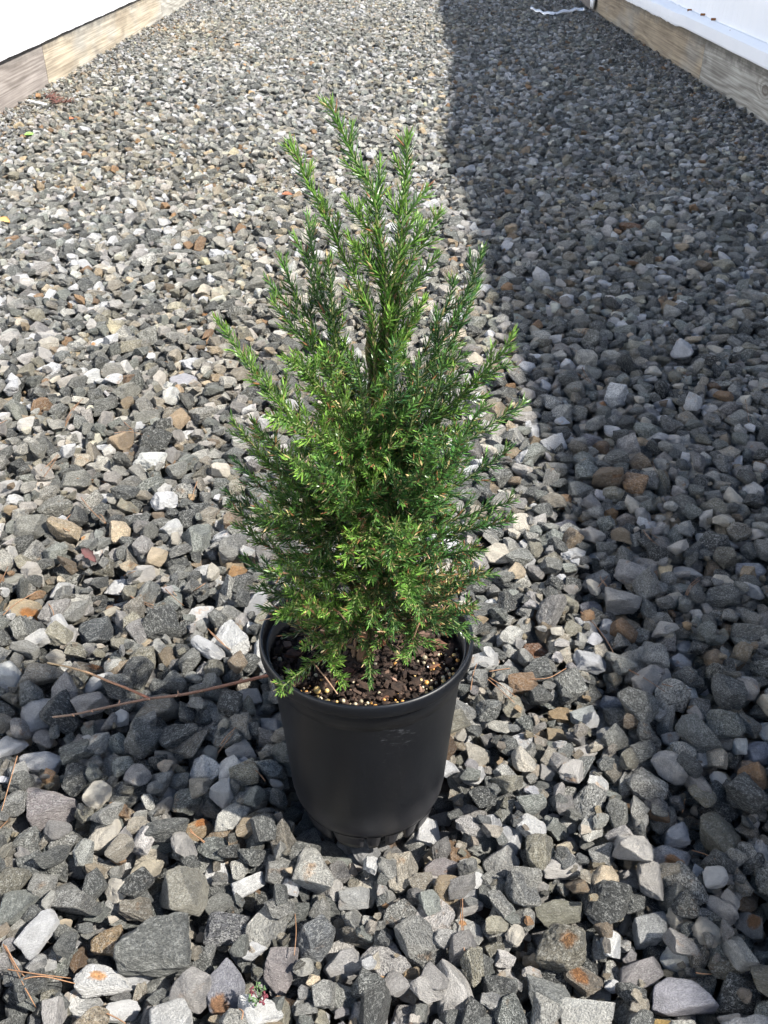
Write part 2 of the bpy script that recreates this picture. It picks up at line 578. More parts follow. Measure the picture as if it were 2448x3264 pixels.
# ------------------------------------------------------------------ picked stones: (u, v, w, h, colour, speckle, rust, yaw, label)
W = (0.86, 0.85, 0.82); WW = (0.90, 0.89, 0.87); LAV = (0.36, 0.355, 0.39); CR = (0.66, 0.58, 0.44)
TAN = (0.42, 0.30, 0.17); ORG = (0.47, 0.21, 0.06); RST = (0.22, 0.10, 0.045); GRY = (0.22, 0.23, 0.22)
DRK = (0.10, 0.11, 0.115); OLV = (0.22, 0.205, 0.15); LGT = (0.40, 0.40, 0.385); PNK = (0.37, 0.33, 0.325); GRN = (0.20, 0.205, 0.19)
PICK = [
 (321, 3097, 177, 111, W, .25, (-.15, 0, .36), 0, 'white stone with one round rust-orange spot on its face'),
 (373, 3186, 122, 85, WW, .12, None, 0, 'small bright white stone just below the white stone with the rust spot'),
 (716, 3141, 122, 200, LAV, .35, (-.1, -.75, .5), 0, 'tall lavender-grey stone with a rusty orange lower end'),
 (487, 3020, 229, 190, GRN, .5, None, .3, 'largest greenish dark grey stone, in the gravel at lower left'),
 (631, 2614, 85, 74, TAN, .6, (.3, .4, .6), .6, 'small orange-brown speckled stone in the gravel left of the pot base'),
 (162, 2570, 160, 140, PNK, .6, None, 0, 'big rounded purplish grey stone near the left edge, level with the pot base'),
 (125, 2411, 130, 84, WW, .08, None, .2, 'bright white stone near the left edge below the forked twig'),
 (645, 2448, 96, 116, W, .45, None, .5, 'white stone flecked with grey in the pot shadow, left of the black pot'),
 (789, 2798, 103, 81, W, .5, None, .3, 'white stone with a dark purplish lower corner, below left of the pot base'),
 (465, 2761, 95, 92, CR, .3, None, 0, 'pale cream-topped blocky stone left of the two-tone speckled stone'),
 (583, 2843, 150, 165, (.36, .34, .28), .5, None, .2, 'large grey and cream speckled stone in the middle of the lower left gravel'),
 (339, 2975, 96, 125, TAN, .8, None, 0, 'olive and orange stone left of the largest greenish stone'),
 (719, 2935, 140, 110, (.20, .20, .21), 1.0, None, .1, 'black and white speckled stone right of the largest greenish stone'),
 (889, 3064, 96, 165, PNK, .35, None, -.1, 'tall smooth pinkish grey stone below the black pot'),
 (1011, 2983, 140, 135, (.17, .18, .19), .9, None, .5, 'dark grey streaked stone with slanting white bands below the pot'),
 (1092, 3045, 120, 105, (.50, .48, .46), .3, None, .4, 'light grey triangular stone right of the dark streaked stone'),
 (1129, 2835, 100, 90, (.52, .52, .50), .35, None, 0, 'light grey squarish stone under the front feet of the pot'),
 (1873, 3219, 177, 125, (.66, .65, .60), .3, None, 0, 'big cream-white quartz stone cut off by the bottom edge'),
 (2183, 3152, 199, 135, (.58, .56, .60), .4, None, 0, 'biggest lilac-white stone, at the bottom right'),
 (2146, 3250, 110, 60, (.62, .42, .15), .25, None, 0, 'yellow-orange stone at the bottom edge under the lilac-white stone'),
 (1785, 2880, 148, 96, (.27, .26, .20), .5, None, 0, 'rounded olive-grey stone lying above the tall olive stone'),
 (1792, 3005, 148, 165, (.24, .22, .17), .6, (.3, .1, .4), -.2, 'tall olive-grey stone with a brown patch, lower right'),
 (1866, 3086, 120, 95, (.30, .25, .19), .6, (-.2, -.3, .6), -.6, 'brown wedge stone with a cream edge at the foot of the tall olive stone'),
 (2161, 2640, 88, 78, (.72, .70, .68), .15, None, .2, 'white pyramid-shaped stone on top of the stone with the orange underside'),
 (2142, 2706, 118, 92, (.58, .57, .57), .5, (.3, -.6, .6), -.4, 'white stone with an orange underside, lower right'),
 (2083, 2931, 110, 108, (.56, .56, .54), .6, None, .1, 'white and grey blotched block in the lower right gravel'),
 (2404, 2916, 81, 130, (.40, .37, .32), .4, (.1, 0, .5), -.1, 'upright grey stone with a long orange patch at the right edge'),
 (1405, 2743, 103, 77, PNK, .5, None, 0, 'pinkish oval stone just below right of the pot'),
 (1600, 2732, 110, 115, (.44, .43, .40), .4, None, .2, 'light grey stone with a point towards the viewer, right of the pot base'),
 (1814, 2673, 80, 60, CR, .15, None, .3, 'small sunlit cream stone between dark stones right of the pot base'),
 (2301, 2643, 133, 155, OLV, .5, None, .6, 'big smooth olive stone near the right edge, level with the pot base'),
 (1362, 2600, 75, 110, WW, .05, None, .1, 'brilliant white stone against the right side of the pot base'),
 (1490, 2946, 96, 105, (.58, .57, .53), .3, (-.2, .5, .3), 0, 'pale stone with a brown pine needle lying across it'),
 (2050, 3075, 140, 90, (.38, .35, .345), .45, None, .2, 'pink-grey sloping stone above left of the biggest lilac-white stone'),
 (1751, 3152, 148, 135, (.27, .28, .27), .5, None, -.3, 'large flat mid-grey stone left of the cream-white quartz stone'),
 (1888, 1921, 75, 70, LAV, .5, None, .4, 'lavender-grey stone in the shade right of the pot rim, below a flat grey one'),
 (1964, 2211, 90, 72, (.44, .46, .50), .5, None, 0, 'pale bluish stone in the shade between the pot and the right edge'),
 (2424, 2377, 90, 105, (.42, .44, .50), .4, None, 0, 'pale blue-grey stone cut off by the right edge'),
 (2172, 2097, 65, 62, (.66, .66, .66), .2, None, 0, 'small white stone in the shade at the right, level with the pot rim'),
 (1784, 2249, 65, 48, TAN, .3, None, 0, 'upper of two small tan stones right of the pot'),
 (1781, 2312, 65, 52, (.42, .33, .21), .3, None, 0, 'lower of two small tan stones right of the pot'),
 (1525, 2384, 80, 95, (.55, .51, .43), .35, None, 0, 'cream stone beside the right wall of the pot'),
 (1712, 2066, 80, 84, RST, .6, None, 0, 'dark rust-brown stone right of the pot rim'),
 (2002, 1976, 70, 56, (.40, .35, .27), .6, None, .2, 'small beige banded stone in the shade at right'),
 (1864, 2253, 90, 60, (.55, .58, .57), .35, None, .4, 'pale grey-white wedge stone right of the two small tan stones'),
 (1937, 2315, 60, 66, (.62, .61, .57), .4, None, 0, 'round whitish stone right of the two small tan stones'),
 (2402, 2436, 100, 66, (.42, .30, .20), .5, None, -.5, 'orange and tan stone at the right edge'),
 (2013, 731, 76, 56, (.24, .115, .045), .5, None, -.6, 'big rust-brown stone in the shaded gravel at upper right'),
 (1604, 693, 40, 22, ORG, .2, None, 0, 'small orange stone right at the edge of the greenhouse shade'),
 (2165, 1164, 40, 36, WW, .05, None, 0, 'small bright white stone alone in the shaded gravel at right'),
 (1950, 1631, 60, 38, (.34, .19, .07), .3, None, .4, 'small rust-orange stone beside a beige one in the shade'),
 (1805, 1659, 80, 62, LAV, .5, None, 0, 'rounded lavender stone in the shade right of the shrub'),
 (1995, 1645, 65, 62, (.46, .39, .32), .5, None, .6, 'beige upright stone beside the small rust-orange one'),
 (2255, 1700, 60, 58, (.62, .62, .58), .3, None, 0, 'knobbly white stone in the shade near the right edge'),
 (2193, 1808, 95, 52, (.66, .66, .64), .25, None, -.1, 'flat white stone in the shade at right, below the knobbly white one'),
 (2400, 1801, 100, 66, (.62, .62, .63), .3, None, 0, 'double-humped white stone at the right edge'),
 (1902, 1839, 95, 92, (.33, .33, .32), .3, None, .6, 'flat angular grey slab stone in the shade right of the shrub'),
 (2020, 1451, 75, 30, (.48, .42, .34), .2, None, -.2, 'slim beige oval stone in the shaded gravel'),
 (1968, 1299, 50, 45, (.66, .64, .58), .2, None, 0, 'white stone next to the rust-spotted one in the shade'),
 (1912, 1285, 50, 45, (.55, .52, .48), .4, (.5, .2, .5), 0, 'whitish stone with rust spots in the shaded gravel'),
 (1885, 1389, 84, 56, (.34, .33, .35), .5, None, .1, 'large grey-lilac stone in the middle of the shaded gravel'),
 (1905, 1008, 65, 38, (.42, .30, .15), .4, None, .4, 'tan and orange lump in the shaded gravel at upper right'),
 (369, 1850, 82, 74, WW, .12, None, .3, 'bright white stone left of the shrub, above the dark grey one'),
 (632, 1936, 92, 74, WW, .08, None, .4, 'bright white stone left of the pot rim with pine needles behind it'),
 (646, 1809, 88, 78, (.74, .73, .70), .25, None, -.4, 'whitish square stone close to the left side of the shrub'),
 (757, 1809, 62, 58, (.58, .33, .14), .3, None, 0, 'orange stone touching the lower left foliage'),
 (81, 1925, 118, 64, (.66, .52, .33), .3, (.3, -.5, .6), 0, 'yellow and white stone with rust at the left edge'),
 (198, 1868, 80, 76, (.70, .69, .66), .35, None, .2, 'white grey-pitted stone in the sun near the left edge'),
 (277, 1690, 50, 60, (.72, .66, .54), .15, (-.5, -.2, .4), 0, 'creamy triangular stone with a yellow side at left'),
 (776, 2207, 112, 58, (.60, .59, .57), .15, None, .25, 'smooth pale stone left of the pot under the twig'),
 (858, 2295, 62, 100, (.66, .63, .59), .25, None, 0, 'white stone touching the left wall of the black pot'),
 (304, 2001, 100, 105, DRK, .8, None, .1, 'near-black speckled stone standing proud above the forked twig'),
 (271, 2107, 120, 70, (.24, .20, .15), .4, (.5, 0, .5), .2, 'grey-brown stone with an orange side under the forked twig'),
 (347, 1926, 60, 46, (.66, .60, .48), .1, None, .6, 'cream wedge stone leaning on the near-black stone'),
 (658, 996, 30, 27, ORG, .2, None, 0, 'small orange stone at the tip of the leftmost long shoot'),
 (313, 1088, 50, 42, WW, .1, (-.6, -.2, .4), 0, 'white stone with a yellow end in the sunny upper left gravel'),
 (36, 1175, 72, 46, (.74, .68, .58), .15, None, 0, 'cream-white stone at the left edge, halfway up'),
 (188, 1247, 40, 34, (.8, .74, .6), .1, None, 0, 'small square cream stone in the sunny left gravel'),
 (590, 1208, 88, 58, (.60, .59, .63), .2, None, .4, 'long white and lavender stone in the sun left of the shrub'),
 (376, 1327, 70, 46, (.78, .74, .64), .1, None, 0, 'flat cream-white stone in the sun beside crossed pine needles'),
 (598, 1363, 52, 44, WW, .1, None, 0, 'white triangular stone in the sun left of the shrub'),
 (330, 1570, 78, 46, WW, .15, None, -.1, 'white slab stone in the sun at left with a pine needle above'),
 (46, 1582, 66, 38, W, .15, None, .4, 'white slanting stone at the left edge above the lighter gravel'),
 (43, 1259, 72, 42, (.50, .38, .24), .2, None, 0, 'tan hump-shaped stone at the left edge'),
]


def depth_of(p):
    return p.y * CP + (CAM_H - p.z) * SP


picked = []
for (u, v, pw, ph, c, sp, ru, yaw, lab) in PICK:
    p = ground(u, v, -0.004)
    s = depth_of(p)
    dep = math.atan2(CAM_H, p.y)
    a = pw / F_PX * s / 2
    full = ph / F_PX * s / 2
    k = 0.62
    b_ = full / (math.sin(dep) + k * math.cos(dep))
    b_ = max(b_, 0.55 * a) if dep > 0.6 else max(b_, 0.62 * a)
    cc = min(0.78 * min(a, b_), full)
    picked.append((p.x, p.y, a, b_, cc, c, sp, ru, yaw, lab))

# ------------------------------------------------------------------ gravel laid stone by stone on a height field
CELL = 0.004
GX0, GX1, GY0, GY1 = XL + 0.002, 1.36, -0.35, 8.6
NX = int((GX1 - GX0) / CELL) + 1
NYG = int((GY1 - GY0) / CELL) + 1
PAD = 14
STR = NX + 2 * PAD
H = np.full((NYG + 2 * PAD) * STR, GZ, dtype=np.float32)
_st = {}


def stencil(a, b_, c, yaw):
    key = (round(a / 0.0012), round(b_ / 0.0012), round(c / 0.0012), round((yaw % math.pi) / (math.pi / 8)))
    if key in _st:
        return _st[key]
    a, b_, c = max(1, key[0]) * .0012, max(1, key[1]) * .0012, max(1, key[2]) * .0012
    yw = key[3] * math.pi / 8
    n = int(max(a, b_) / CELL) + 1
    n = min(n, PAD - 1)
    ys, xs = np.mgrid[-n:n + 1, -n:n + 1]
    X, Y = xs * CELL, ys * CELL
    U = (X * math.cos(yw) + Y * math.sin(yw)) / a
    V = (-X * math.sin(yw) + Y * math.cos(yw)) / b_
    q = U * U + V * V
    m = q < 1.0
    prof = c * (1 - q[m] ** 1.6) ** 0.5
    off = (ys[m] * STR + xs[m]).astype(np.int64)
    _st[key] = (off, prof.astype(np.float32))
    return _st[key]


def rest(ix, off, prof, pc):
    t = H[ix + off] + prof
    k = int(len(t) * pc)
    return float(np.partition(t, k)[k])


def idx(x, y):
    return (int((y - GY0) / CELL) + PAD) * STR + int((x - GX0) / CELL) + PAD


stones = []   # x y z a b c tiltx tilty yaw
POT = Vector((-0.0135, 0.530, 0.0))


def hump(x, y):
    """lazy swells of the gravel surface"""
    return 0.006 * mnoise.noise(Vector((x * 2.2, y * 1.6, 0.3)))


def blocked(x, y, r, z):
    if (x - POT.x) ** 2 + (y - POT.y) ** 2 < (0.068 + r * .8) ** 2 and z > -0.034:
        return True
    if 0.1 < y < 6:
        for q in PK_GRID.get((int(x / 0.1 + 50), int(y / 0.1)), ()):
            if abs(x - q[0]) < q[2] * .95 + r * .75 and abs(y - q[1]) < q[3] * .95 + r * .75 and z > -0.024:
                return True
    return False


PK_GRID = {}
for q in picked:
    for di in (-1, 0, 1):
        for dj in (-1, 0, 1):
            PK_GRID.setdefault((int(q[0] / 0.1 + 50) + di, int(q[1] / 0.1) + dj), []).append(q)


def lay(n, x0, x1, y0, y1, size, cand, edge=None, pc=0.72, spread=0.29):
    sz = size * np.exp(rng.normal(0, spread, n))
    sz = np.clip(sz, size * 0.45, size * 1.6)
    asp = rng.uniform(0.60, 0.95, n)
    fl = rng.uniform(0.55, 0.88, n)
    yaw = rng.uniform(0, math.pi, n)
    px = rng.uniform(x0, x1, (n, cand))
    py = rng.uniform(y0, y1, (n, cand))
    keep_r = rng.random(n)
    for i in range(n):
        a = sz[i]
        b_ = a * asp[i]
        c = b_ * fl[i]
        off, prof = stencil(a, b_, c, yaw[i])
        best = None
        for j in range(cand):
            x, y = px[i, j], py[i, j]
            if edge is not None:
                e = min(x - GX0, WALL0 + GYAW * y - x)
                if edge(e, keep_r[i]):
                    continue
            if x < GX0 + a * .8 or x > WALL0 + GYAW * y - a * .8:
                continue
            z = rest(idx(x, y), off, prof, pc)
            if blocked(x, y, a, z):
                continue
            zz = z - hump(x, y)
            if best is None or zz < best[0]:
                best = (zz, x, y, z)
        if best is None:
            continue
        _, x, y, z = best
        if best[0] > 0.005:
            continue
        ii = idx(x, y) + off
        H[ii] = np.maximum(H[ii], z + prof * 0.92)
        stones.append((x, y, z, a, b_, c, yaw[i]))


far_edge = lambda e, r: e < 0.22 and r > (e / 0.22) ** 1.2 + 0.06
A1 = (GX1 - GX0) * (2.4 - GY0)
A2 = (GX1 - GX0) * (GY1 - 2.4)
MEAN = 0.0118
ar = math.pi * MEAN * MEAN * .78
import time as _t
_t0 = _t.time()
lay(int(A1 / ar * 1.9), GX0, GX1, GY0, 2.4, MEAN, 4, far_edge)
lay(int(A1 / ar * 0.55), GX0, GX1, GY0, 2.4, MEAN * .72, 6, far_edge, 0.62)
lay(int(A2 / ar * 1.9), GX0, GX1, 2.4, GY1, MEAN * .86, 3, far_edge)
lay(int(A2 / ar * 0.5), GX0, GX1, 2.4, GY1, MEAN * .75, 4, far_edge, 0.62)
n_main = len(stones)
# finer chippings washed up against the boards
FINE = 0.0062
af = math.pi * FINE * FINE * .78
for (x0, x1) in ((GX0, GX0 + .24), (WALL0 - .22, GX1)):
    lay(int((x1 - x0) * (GY1 - 0.5) / af * 0.95), x0, x1, 0.5, GY1, FINE, 3, lambda e, r: r < (e / 0.24) ** 1.5)
lay(12000, GX0, GX1, 0.15, 2.6, 0.0046, 5, None, 0.5)
print('gravel', n_main, len(stones), round(_t.time() - _t0, 1), 's')

ST = np.array(stones)


def gravel_object(name, S, seed, label, fine=False):
    r_ = np.random.default_rng(seed)
    n = len(S)
    me = bpy.data.meshes.new(name)
    me.from_pydata([tuple(p) for p in S[:, :3]], [], [])
    tilt = r_.normal(0, R(17), (n, 2))
    big = r_.random(n) < 0.12
    tilt[big] = r_.normal(0, R(42), (big.sum(), 2))
    flip = (r_.random(n) < 0.5) * math.pi
    rot = np.stack([tilt[:, 0] + flip, tilt[:, 1], S[:, 6] * np.where(flip > 0, 1, 1)], axis=1)
    scl = S[:, 3:6] * 1.06
    # colours
    base = r_.random(n)
    tint = np.zeros((n, 4)); tint[:, 3] = 1
    speck = np.zeros(n)
    low = np.array([mnoise.noise(Vector((x * 1.1, y * 0.8, 5))) for x, y in S[:, :2]])
    warm = np.array([mnoise.noise(Vector((x * 1.4 + 9, y * 0.9, 8))) for x, y in S[:, :2]])
    for i in range(n):
        u = base[i]
        k = math.exp(r_.normal(0, 0.28))
        wq = 0.135 + 0.05 * max(-1, min(1, low[i] * 2))
        if fine:
            wq = 0.10
        if u < wq:                       # quartz
            c = np.array([(.84, .83, .80), (.74, .68, .57), (.70, .70, .70), (.60, .57, .53)][r_.integers(4)]) * min(1.05, max(.8, k))
            speck[i] = r_.uniform(.05, .4)
        elif u < wq + 0.04 + 0.03 * max(0, warm[i] * 2):              # tan, rusty
            c = np.array([(.27, .215, .15), (.20, .155, .11), (.33, .275, .205), (.20, .125, .07)][r_.integers(4)]) * k
            speck[i] = r_.uniform(.2, .7)
        elif u < 0.32:
            c = np.array([(.20, .19, .155), (.23, .21, .18)][r_.integers(2)]) * k   # olive, brownish
            speck[i] = r_.uniform(.5, .9)
        elif u < 0.40:
            c = np.array((.245, .238, .242)) * k                      # purplish
            speck[i] = r_.uniform(.3, .7)
        elif u < 0.60:
            c = np.array((.078, .083, .084)) * k                     # dark
            speck[i] = r_.uniform(.7, 1.0)
        else:
            c = np.array([(.165, .17, .165), (.15, .163, .158), (.22, .222, .22), (.28, .28, .272)][r_.integers(4)]) * k
            speck[i] = r_.uniform(.5, 1.0)
        if u >= wq:
            c = c * np.array((1.54, 1.50, 1.40))
        if fine:
            c = c * (np.array((1.12, 1.12, 1.18)) if S[i, 3] > .0052 else np.array((.95, .85, .72)))
        wv = max(0, warm[i]) * .5
        c = c * np.array((1 + wv * .5, 1 + wv * .22, 1 - wv * .25))
        far = min(1.0, max(0.0, (S[i, 1] - 0.7) / 2.0))        # tint brightened with distance along the path
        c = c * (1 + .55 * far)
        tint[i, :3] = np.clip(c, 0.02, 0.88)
    def put(nm, ty, arr):
        a = me.attributes.new(nm, ty, 'POINT')
        a.data.foreach_set('color' if ty == 'FLOAT_COLOR' else ('vector' if ty == 'FLOAT_VECTOR' else 'value'), np.ascontiguousarray(arr).astype(np.int32 if ty == 'INT' else np.float32).ravel())
    put('rot', 'FLOAT_VECTOR', rot)
    put('scl', 'FLOAT_VECTOR', scl)
    put('tint', 'FLOAT_COLOR', tint)
    put('speck', 'FLOAT', speck)
    put('rnd', 'FLOAT', r_.random(n))
    put('var', 'INT', r_.integers(0, NVAR, n))
    me.materials.append(STONE_MAT)
    o = bpy.data.objects.new(name, me)
    link(o)
    tag(o, label, 'gravel', kind='stuff')
    gn = bpy.data.node_groups.new(name + '_nodes', 'GeometryNodeTree')
    gn.interface.new_socket('Geometry', in_out='INPUT', socket_type='NodeSocketGeometry')
    gn.interface.new_socket('Geometry', in_out='OUTPUT', socket_type='NodeSocketGeometry')
    N = gn.nodes
    gi, go = N.new('NodeGroupInput'), N.new('NodeGroupOutput')
    ci = N.new('GeometryNodeCollectionInfo')
    ci.inputs['Collection'].default_value = rock_col
    ci.inputs['Separate Children'].default_value = True
    ci.inputs['Reset Children'].default_value = True
    ip = N.new('GeometryNodeInstanceOnPoints')
    ip.inputs['Pick Instance'].default_value = True

    def na(nm, ty):
        a = N.new('GeometryNodeInputNamedAttribute')
        a.data_type = ty
        a.inputs['Name'].default_value = nm
        return a.outputs['Attribute']
    er = N.new('FunctionNodeEulerToRotation')
    L = gn.links.new
    L(gi.outputs[0], ip.inputs['Points'])
    L(ci.outputs[0], ip.inputs['Instance'])
    L(na('var', 'INT'), ip.inputs['Instance Index'])
    L(na('rot', 'FLOAT_VECTOR'), er.inputs[0])
    L(er.outputs[0], ip.inputs['Rotation'])
    L(na('scl', 'FLOAT_VECTOR'), ip.inputs['Scale'])
    L(ip.outputs[0], go.inputs[0])
    md = o.modifiers.new('stones', 'NODES')
    md.node_group = gn
    return o


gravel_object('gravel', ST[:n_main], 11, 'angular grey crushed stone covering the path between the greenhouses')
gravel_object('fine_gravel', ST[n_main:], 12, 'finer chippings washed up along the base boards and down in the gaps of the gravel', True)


def surf(x, y, r=0.0):
    """height of the gravel surface (optionally the highest point within r)"""
    i = idx(x, y)
    if r <= 0:
        return float(H[i])
    n = max(1, int(r / CELL))
    best = GZ
    for dy in range(-n, n + 1):
        row = H[i + dy * STR - n: i + dy * STR + n + 1]
        best = max(best, float(row.max()))
    return best


_mats = {}
for k, (x, y, a, b_, c, col, sp, ru, yaw, lab) in enumerate(picked):
    key = (col, sp, ru)
    if key not in _mats:
        _mats[key] = stone_material('picked_stone', col, sp, ru)
    me = ROCKS[(k * 7) % NVAR].copy()
    me.name = 'stone'
    me.materials.clear()
    me.materials.append(_mats[key])
    o = bpy.data.objects.new('stone', me)
    off, prof = stencil(a, b_, c, yaw)
    z = rest(idx(x, y), off, prof, 0.72)
    z = min(z, 0.006 + c * .4)
    ii = idx(x, y) + off
    H[ii] = np.maximum(H[ii], z + prof * .9)
    o.location = (x, y, z)
    # rust spots sit on the near upper face; keep tilt small
    o.rotation_euler = (random.gauss(0, .10) + .12, random.gauss(0, .12), yaw)
    o.scale = (a * 1.08, b_ * 1.08, c * 1.08)
    link(o)
    tag(o, lab, 'stone', 'standout stones in the gravel')

# ------------------------------------------------------------------ nursery pot
POT_TILT = R(-2.8)
POTZ = -0.004


def pot_material():
    b = NB('black_plastic')
    tc = b.n('ShaderNodeTexCoord').outputs['Object']
    s = b.n('ShaderNodeSeparateXYZ')
    b.l(tc, s.inputs[0])
    n1 = b.noise(b.mapping(tc, (1, 1, .5)), 28, 5, 0.65)
    n2 = b.noise(tc, 500, 2)
    # dust caught on the lower wall
    dz = b.math('ADD', s.outputs[2], b.math('MULTIPLY', n1, -0.03))
    mr = b.n('ShaderNodeMapRange')
    mr.inputs['From Min'].default_value = 0.026
    mr.inputs['From Max'].default_value = -0.024
    b.l(dz, mr.inputs['Value'])
    c = b.mix(n1, (0.0024, 0.0030, 0.0045), (0.0046, 0.0056, 0.0080))
    c = b.mix(b.math('MULTIPLY', mr.outputs[0], 0.75), c, (0.045, 0.044, 0.047))
    c = b.mix(b.ramp(n2, [(0.66, 0), (0.8, .12)]), c, (0.2, 0.2, 0.2))
    # scuffed patch: fine level scratches under the rim, front right
    sub = b.n('ShaderNodeVectorMath', operation='SUBTRACT')
    b.l(tc, sub.inputs[0])
    sub.inputs[1].default_value = (0.022, -0.075, 0.135)
    sc = b.mapping(sub.outputs[0], (34, 20, 24))
    ln = b.n('ShaderNodeVectorMath', operation='LENGTH')
    b.l(sc, ln.inputs[0])
    scr = b.ramp(b.noise(b.mapping(tc, (110, 110, 2600)), 1.0, 2, 0.5), [(0.60, 0), (0.66, 1)])
    patch = b.ramp(b.math('ADD', ln.outputs['Value'], b.math('MULTIPLY', n1, .5)), [(0.45, 1.0), (1.0, 0.0)])
    brk = b.ramp(b.noise(b.mapping(tc, (130, 130, 300)), 1.0, 2), [(0.5, 0), (0.6, 1)])
    c = b.mix(b.math('MULTIPLY', b.math('MULTIPLY', scr, brk), b.math('MULTIPLY', patch, 1.0)), c, (0.10, 0.105, 0.115))
    b.l(c, b.bsdf.inputs['Base Color'])
    rg = b.math('ADD', b.math('MULTIPLY', n1, 0.18), 0.34)
    b.l(rg, b.bsdf.inputs['Roughness'])
    b.bsdf.inputs['Specular IOR Level'].default_value = 0.34
    b.l(b.bump(b.math('ADD', n1, b.math('MULTIPLY', n2, .15)), 0.12, 0.002), b.bsdf.inputs['Normal'])
    return b.mat


PLASTIC = pot_material()
pot = empty('nursery_pot', (POT.x, POT.y, POTZ), (POT_TILT, 0, 0))
tag(pot, 'black plastic nursery pot standing on the gravel and holding the evergreen shrub', 'plant pot')


def lathe(name, prof, mat, parent, n=160, closed=True, fn=None):
    vs, fs = [], []
    k = len(prof)
    for i in range(n):
        a = 2 * math.pi * i / n
        for j, (r, z) in enumerate(prof):
            if fn:
                r, z = fn(a, r, z, j)
            vs.append((r * math.cos(a), r * math.sin(a), z))
    for i in range(n):
        i2 = (i + 1) % n
        for j in range(k if closed else k - 1):
            j2 = (j + 1) % k
            fs.append((i * k + j, i2 * k + j, i2 * k + j2, i * k + j2))
    return mesh_obj(name, vs, fs, mat, parent, smooth=name != 'film_batten')


RT = 0.0800          # wall radius just below the rim
body_prof = [(0.0000, 0.001), (0.045, 0.001), (0.0520, 0.0015), (0.0570, 0.0040), (0.0608, 0.0085), (0.0634, 0.0150), (0.0648, 0.024), (0.0656, 0.036),
             (0.0684, 0.075), (0.0715, 0.110), (0.0738, 0.1375), (0.0742, 0.1395), (0.0752, 0.1405), (0.0758, 0.1465), (0.0766, 0.1485), (0.0776, 0.1600),
             (0.0756, 0.1600), (0.0738, 0.140), (0.0718, 0.135), (0.0695, 0.110), (0.0630, 0.036), (0.0600, 0.012), (0.0500, 0.0045), (0.0000, 0.0045)]
wob = lambda a, r, z, j: (r * (1 + 0.006 * math.cos(2 * a + .6) * (z / .165) + 0.002 * math.sin(5 * a)), z + 0.0008 * math.sin(2 * a + 1) * (z > .1))
lathe('pot_wall', body_prof, PLASTIC, pot, closed=False, fn=wob)
rim_prof = [(0.0768, 0.1578), (0.0790, 0.1572), (0.0812, 0.1578), (0.0820, 0.1592), (0.0822, 0.1640), (0.0819, 0.1672), (0.0811, 0.1688), (0.0799, 0.1690), (0.0789, 0.1678), (0.0782, 0.1650), (0.0770, 0.1610)]
lathe('rim', rim_prof, PLASTIC, pot, fn=wob)
# feet: the skirt under the pot is cut into tabs by drainage notches
for (a0, a1) in ((-168, -157), (-150, -122), (-116, -94), (-89, -81), (-74, -66), (-56, -48), (-43, -12), (-4, 24), (34, 62), (72, 100), (112, 140), (150, 178)):
    vs, fs = [], []
    n = max(3, int((a1 - a0) / 3))
    pr = [(0.0612, 0.0085), (0.0588, 0.0035), (0.0572, -0.0050), (0.0556, -0.0105), (0.0530, -0.0103), (0.0515, -0.003), (0.0505, 0.003)]
    for i in range(n + 1):
        t_ = i / n
        a = R(a0 + (a1 - a0) * t_)
        edge = min(1, 5 * min(t_, 1 - t_) + 0.25)
        for j, (r, z) in enumerate(pr):
            tp = (R(1.4) * (1 if t_ > .5 else -1) * (1 if z > .003 else 0)) if (i in (0, n)) else 0
            vs.append((r * math.cos(a + tp), r * math.sin(a + tp), z if z > -0.006 else z + (1 - edge) * .002))
    k = len(pr)
    for i in range(n):
        for j in range(k - 1):
            fs.append((i * k + j, (i + 1) * k + j, (i + 1) * k + j + 1, i * k + j + 1))
    fs.append(tuple(range(k)))
    fs.append(tuple(n * k + j for j in range(k))[::-1])
    mesh_obj('foot', vs, fs, PLASTIC, pot)
POTM = Matrix.Translation((POT.x, POT.y, POTZ)) @ Euler((POT_TILT, 0, 0)).to_matrix().to_4x4()

# ------------------------------------------------------------------ potting mix
SOILZ = 0.146


def bark_material(name, lo, hi):
    b = NB(name)
    tc = b.n('ShaderNodeTexCoord').outputs['Object']
    n1 = b.noise(tc, 220, 5, 0.7)
    rnd = b.n('ShaderNodeAttribute', attribute_name='Col').outputs['Color']
    c = b.mix(b.ramp(n1, [(0.3, 0), (0.7, 1)]), lo, hi)
    c = b.mix(1.0, c, rnd, 'MULTIPLY')
    b.l(c, b.bsdf.inputs['Base Color'])
    b.bsdf.inputs['Roughness'].default_value = 0.85
    b.bsdf.inputs['Specular IOR Level'].default_value = 0.3
    b.l(b.bump(n1, 0.6, 0.001), b.bsdf.inputs['Normal'])
    return b.mat


def chip(r_, L_, W_, T_):
    """irregular split flake of bark"""
    n = 7
    ang = np.sort(r_.uniform(0, 2 * math.pi, n) * .25 + np.arange(n) * 2 * math.pi / n * .9)
    rr = r_.uniform(.65, 1.05, n)
    top = [(L_ * q * math.cos(t) * .5, W_ * q * math.sin(t) * .5, T_ * (.5 + .25 * r_.random())) for t, q in zip(ang, rr)]
    bot = [(x * .9, y * .9, -T_ * .5) for (x, y, z) in top]
    mid = (0, 0, T_ * .85)
    vs = top + bot + [mid]
    fs = [(i, (i + 1) % n, 2 * n) for i in range(n)]
    fs += [((i + 1) % n, i, n + i, n + (i + 1) % n) for i in range(n)]
    fs += [tuple(range(n, 2 * n))[::-1]]
    return np.array(vs), fs


BARK = bark_material('potting_bark', (0.010, 0.007, 0.006), (0.060, 0.038, 0.028))
r_ = np.random.default_rng(5)
vs, fs, cols = [], [], []
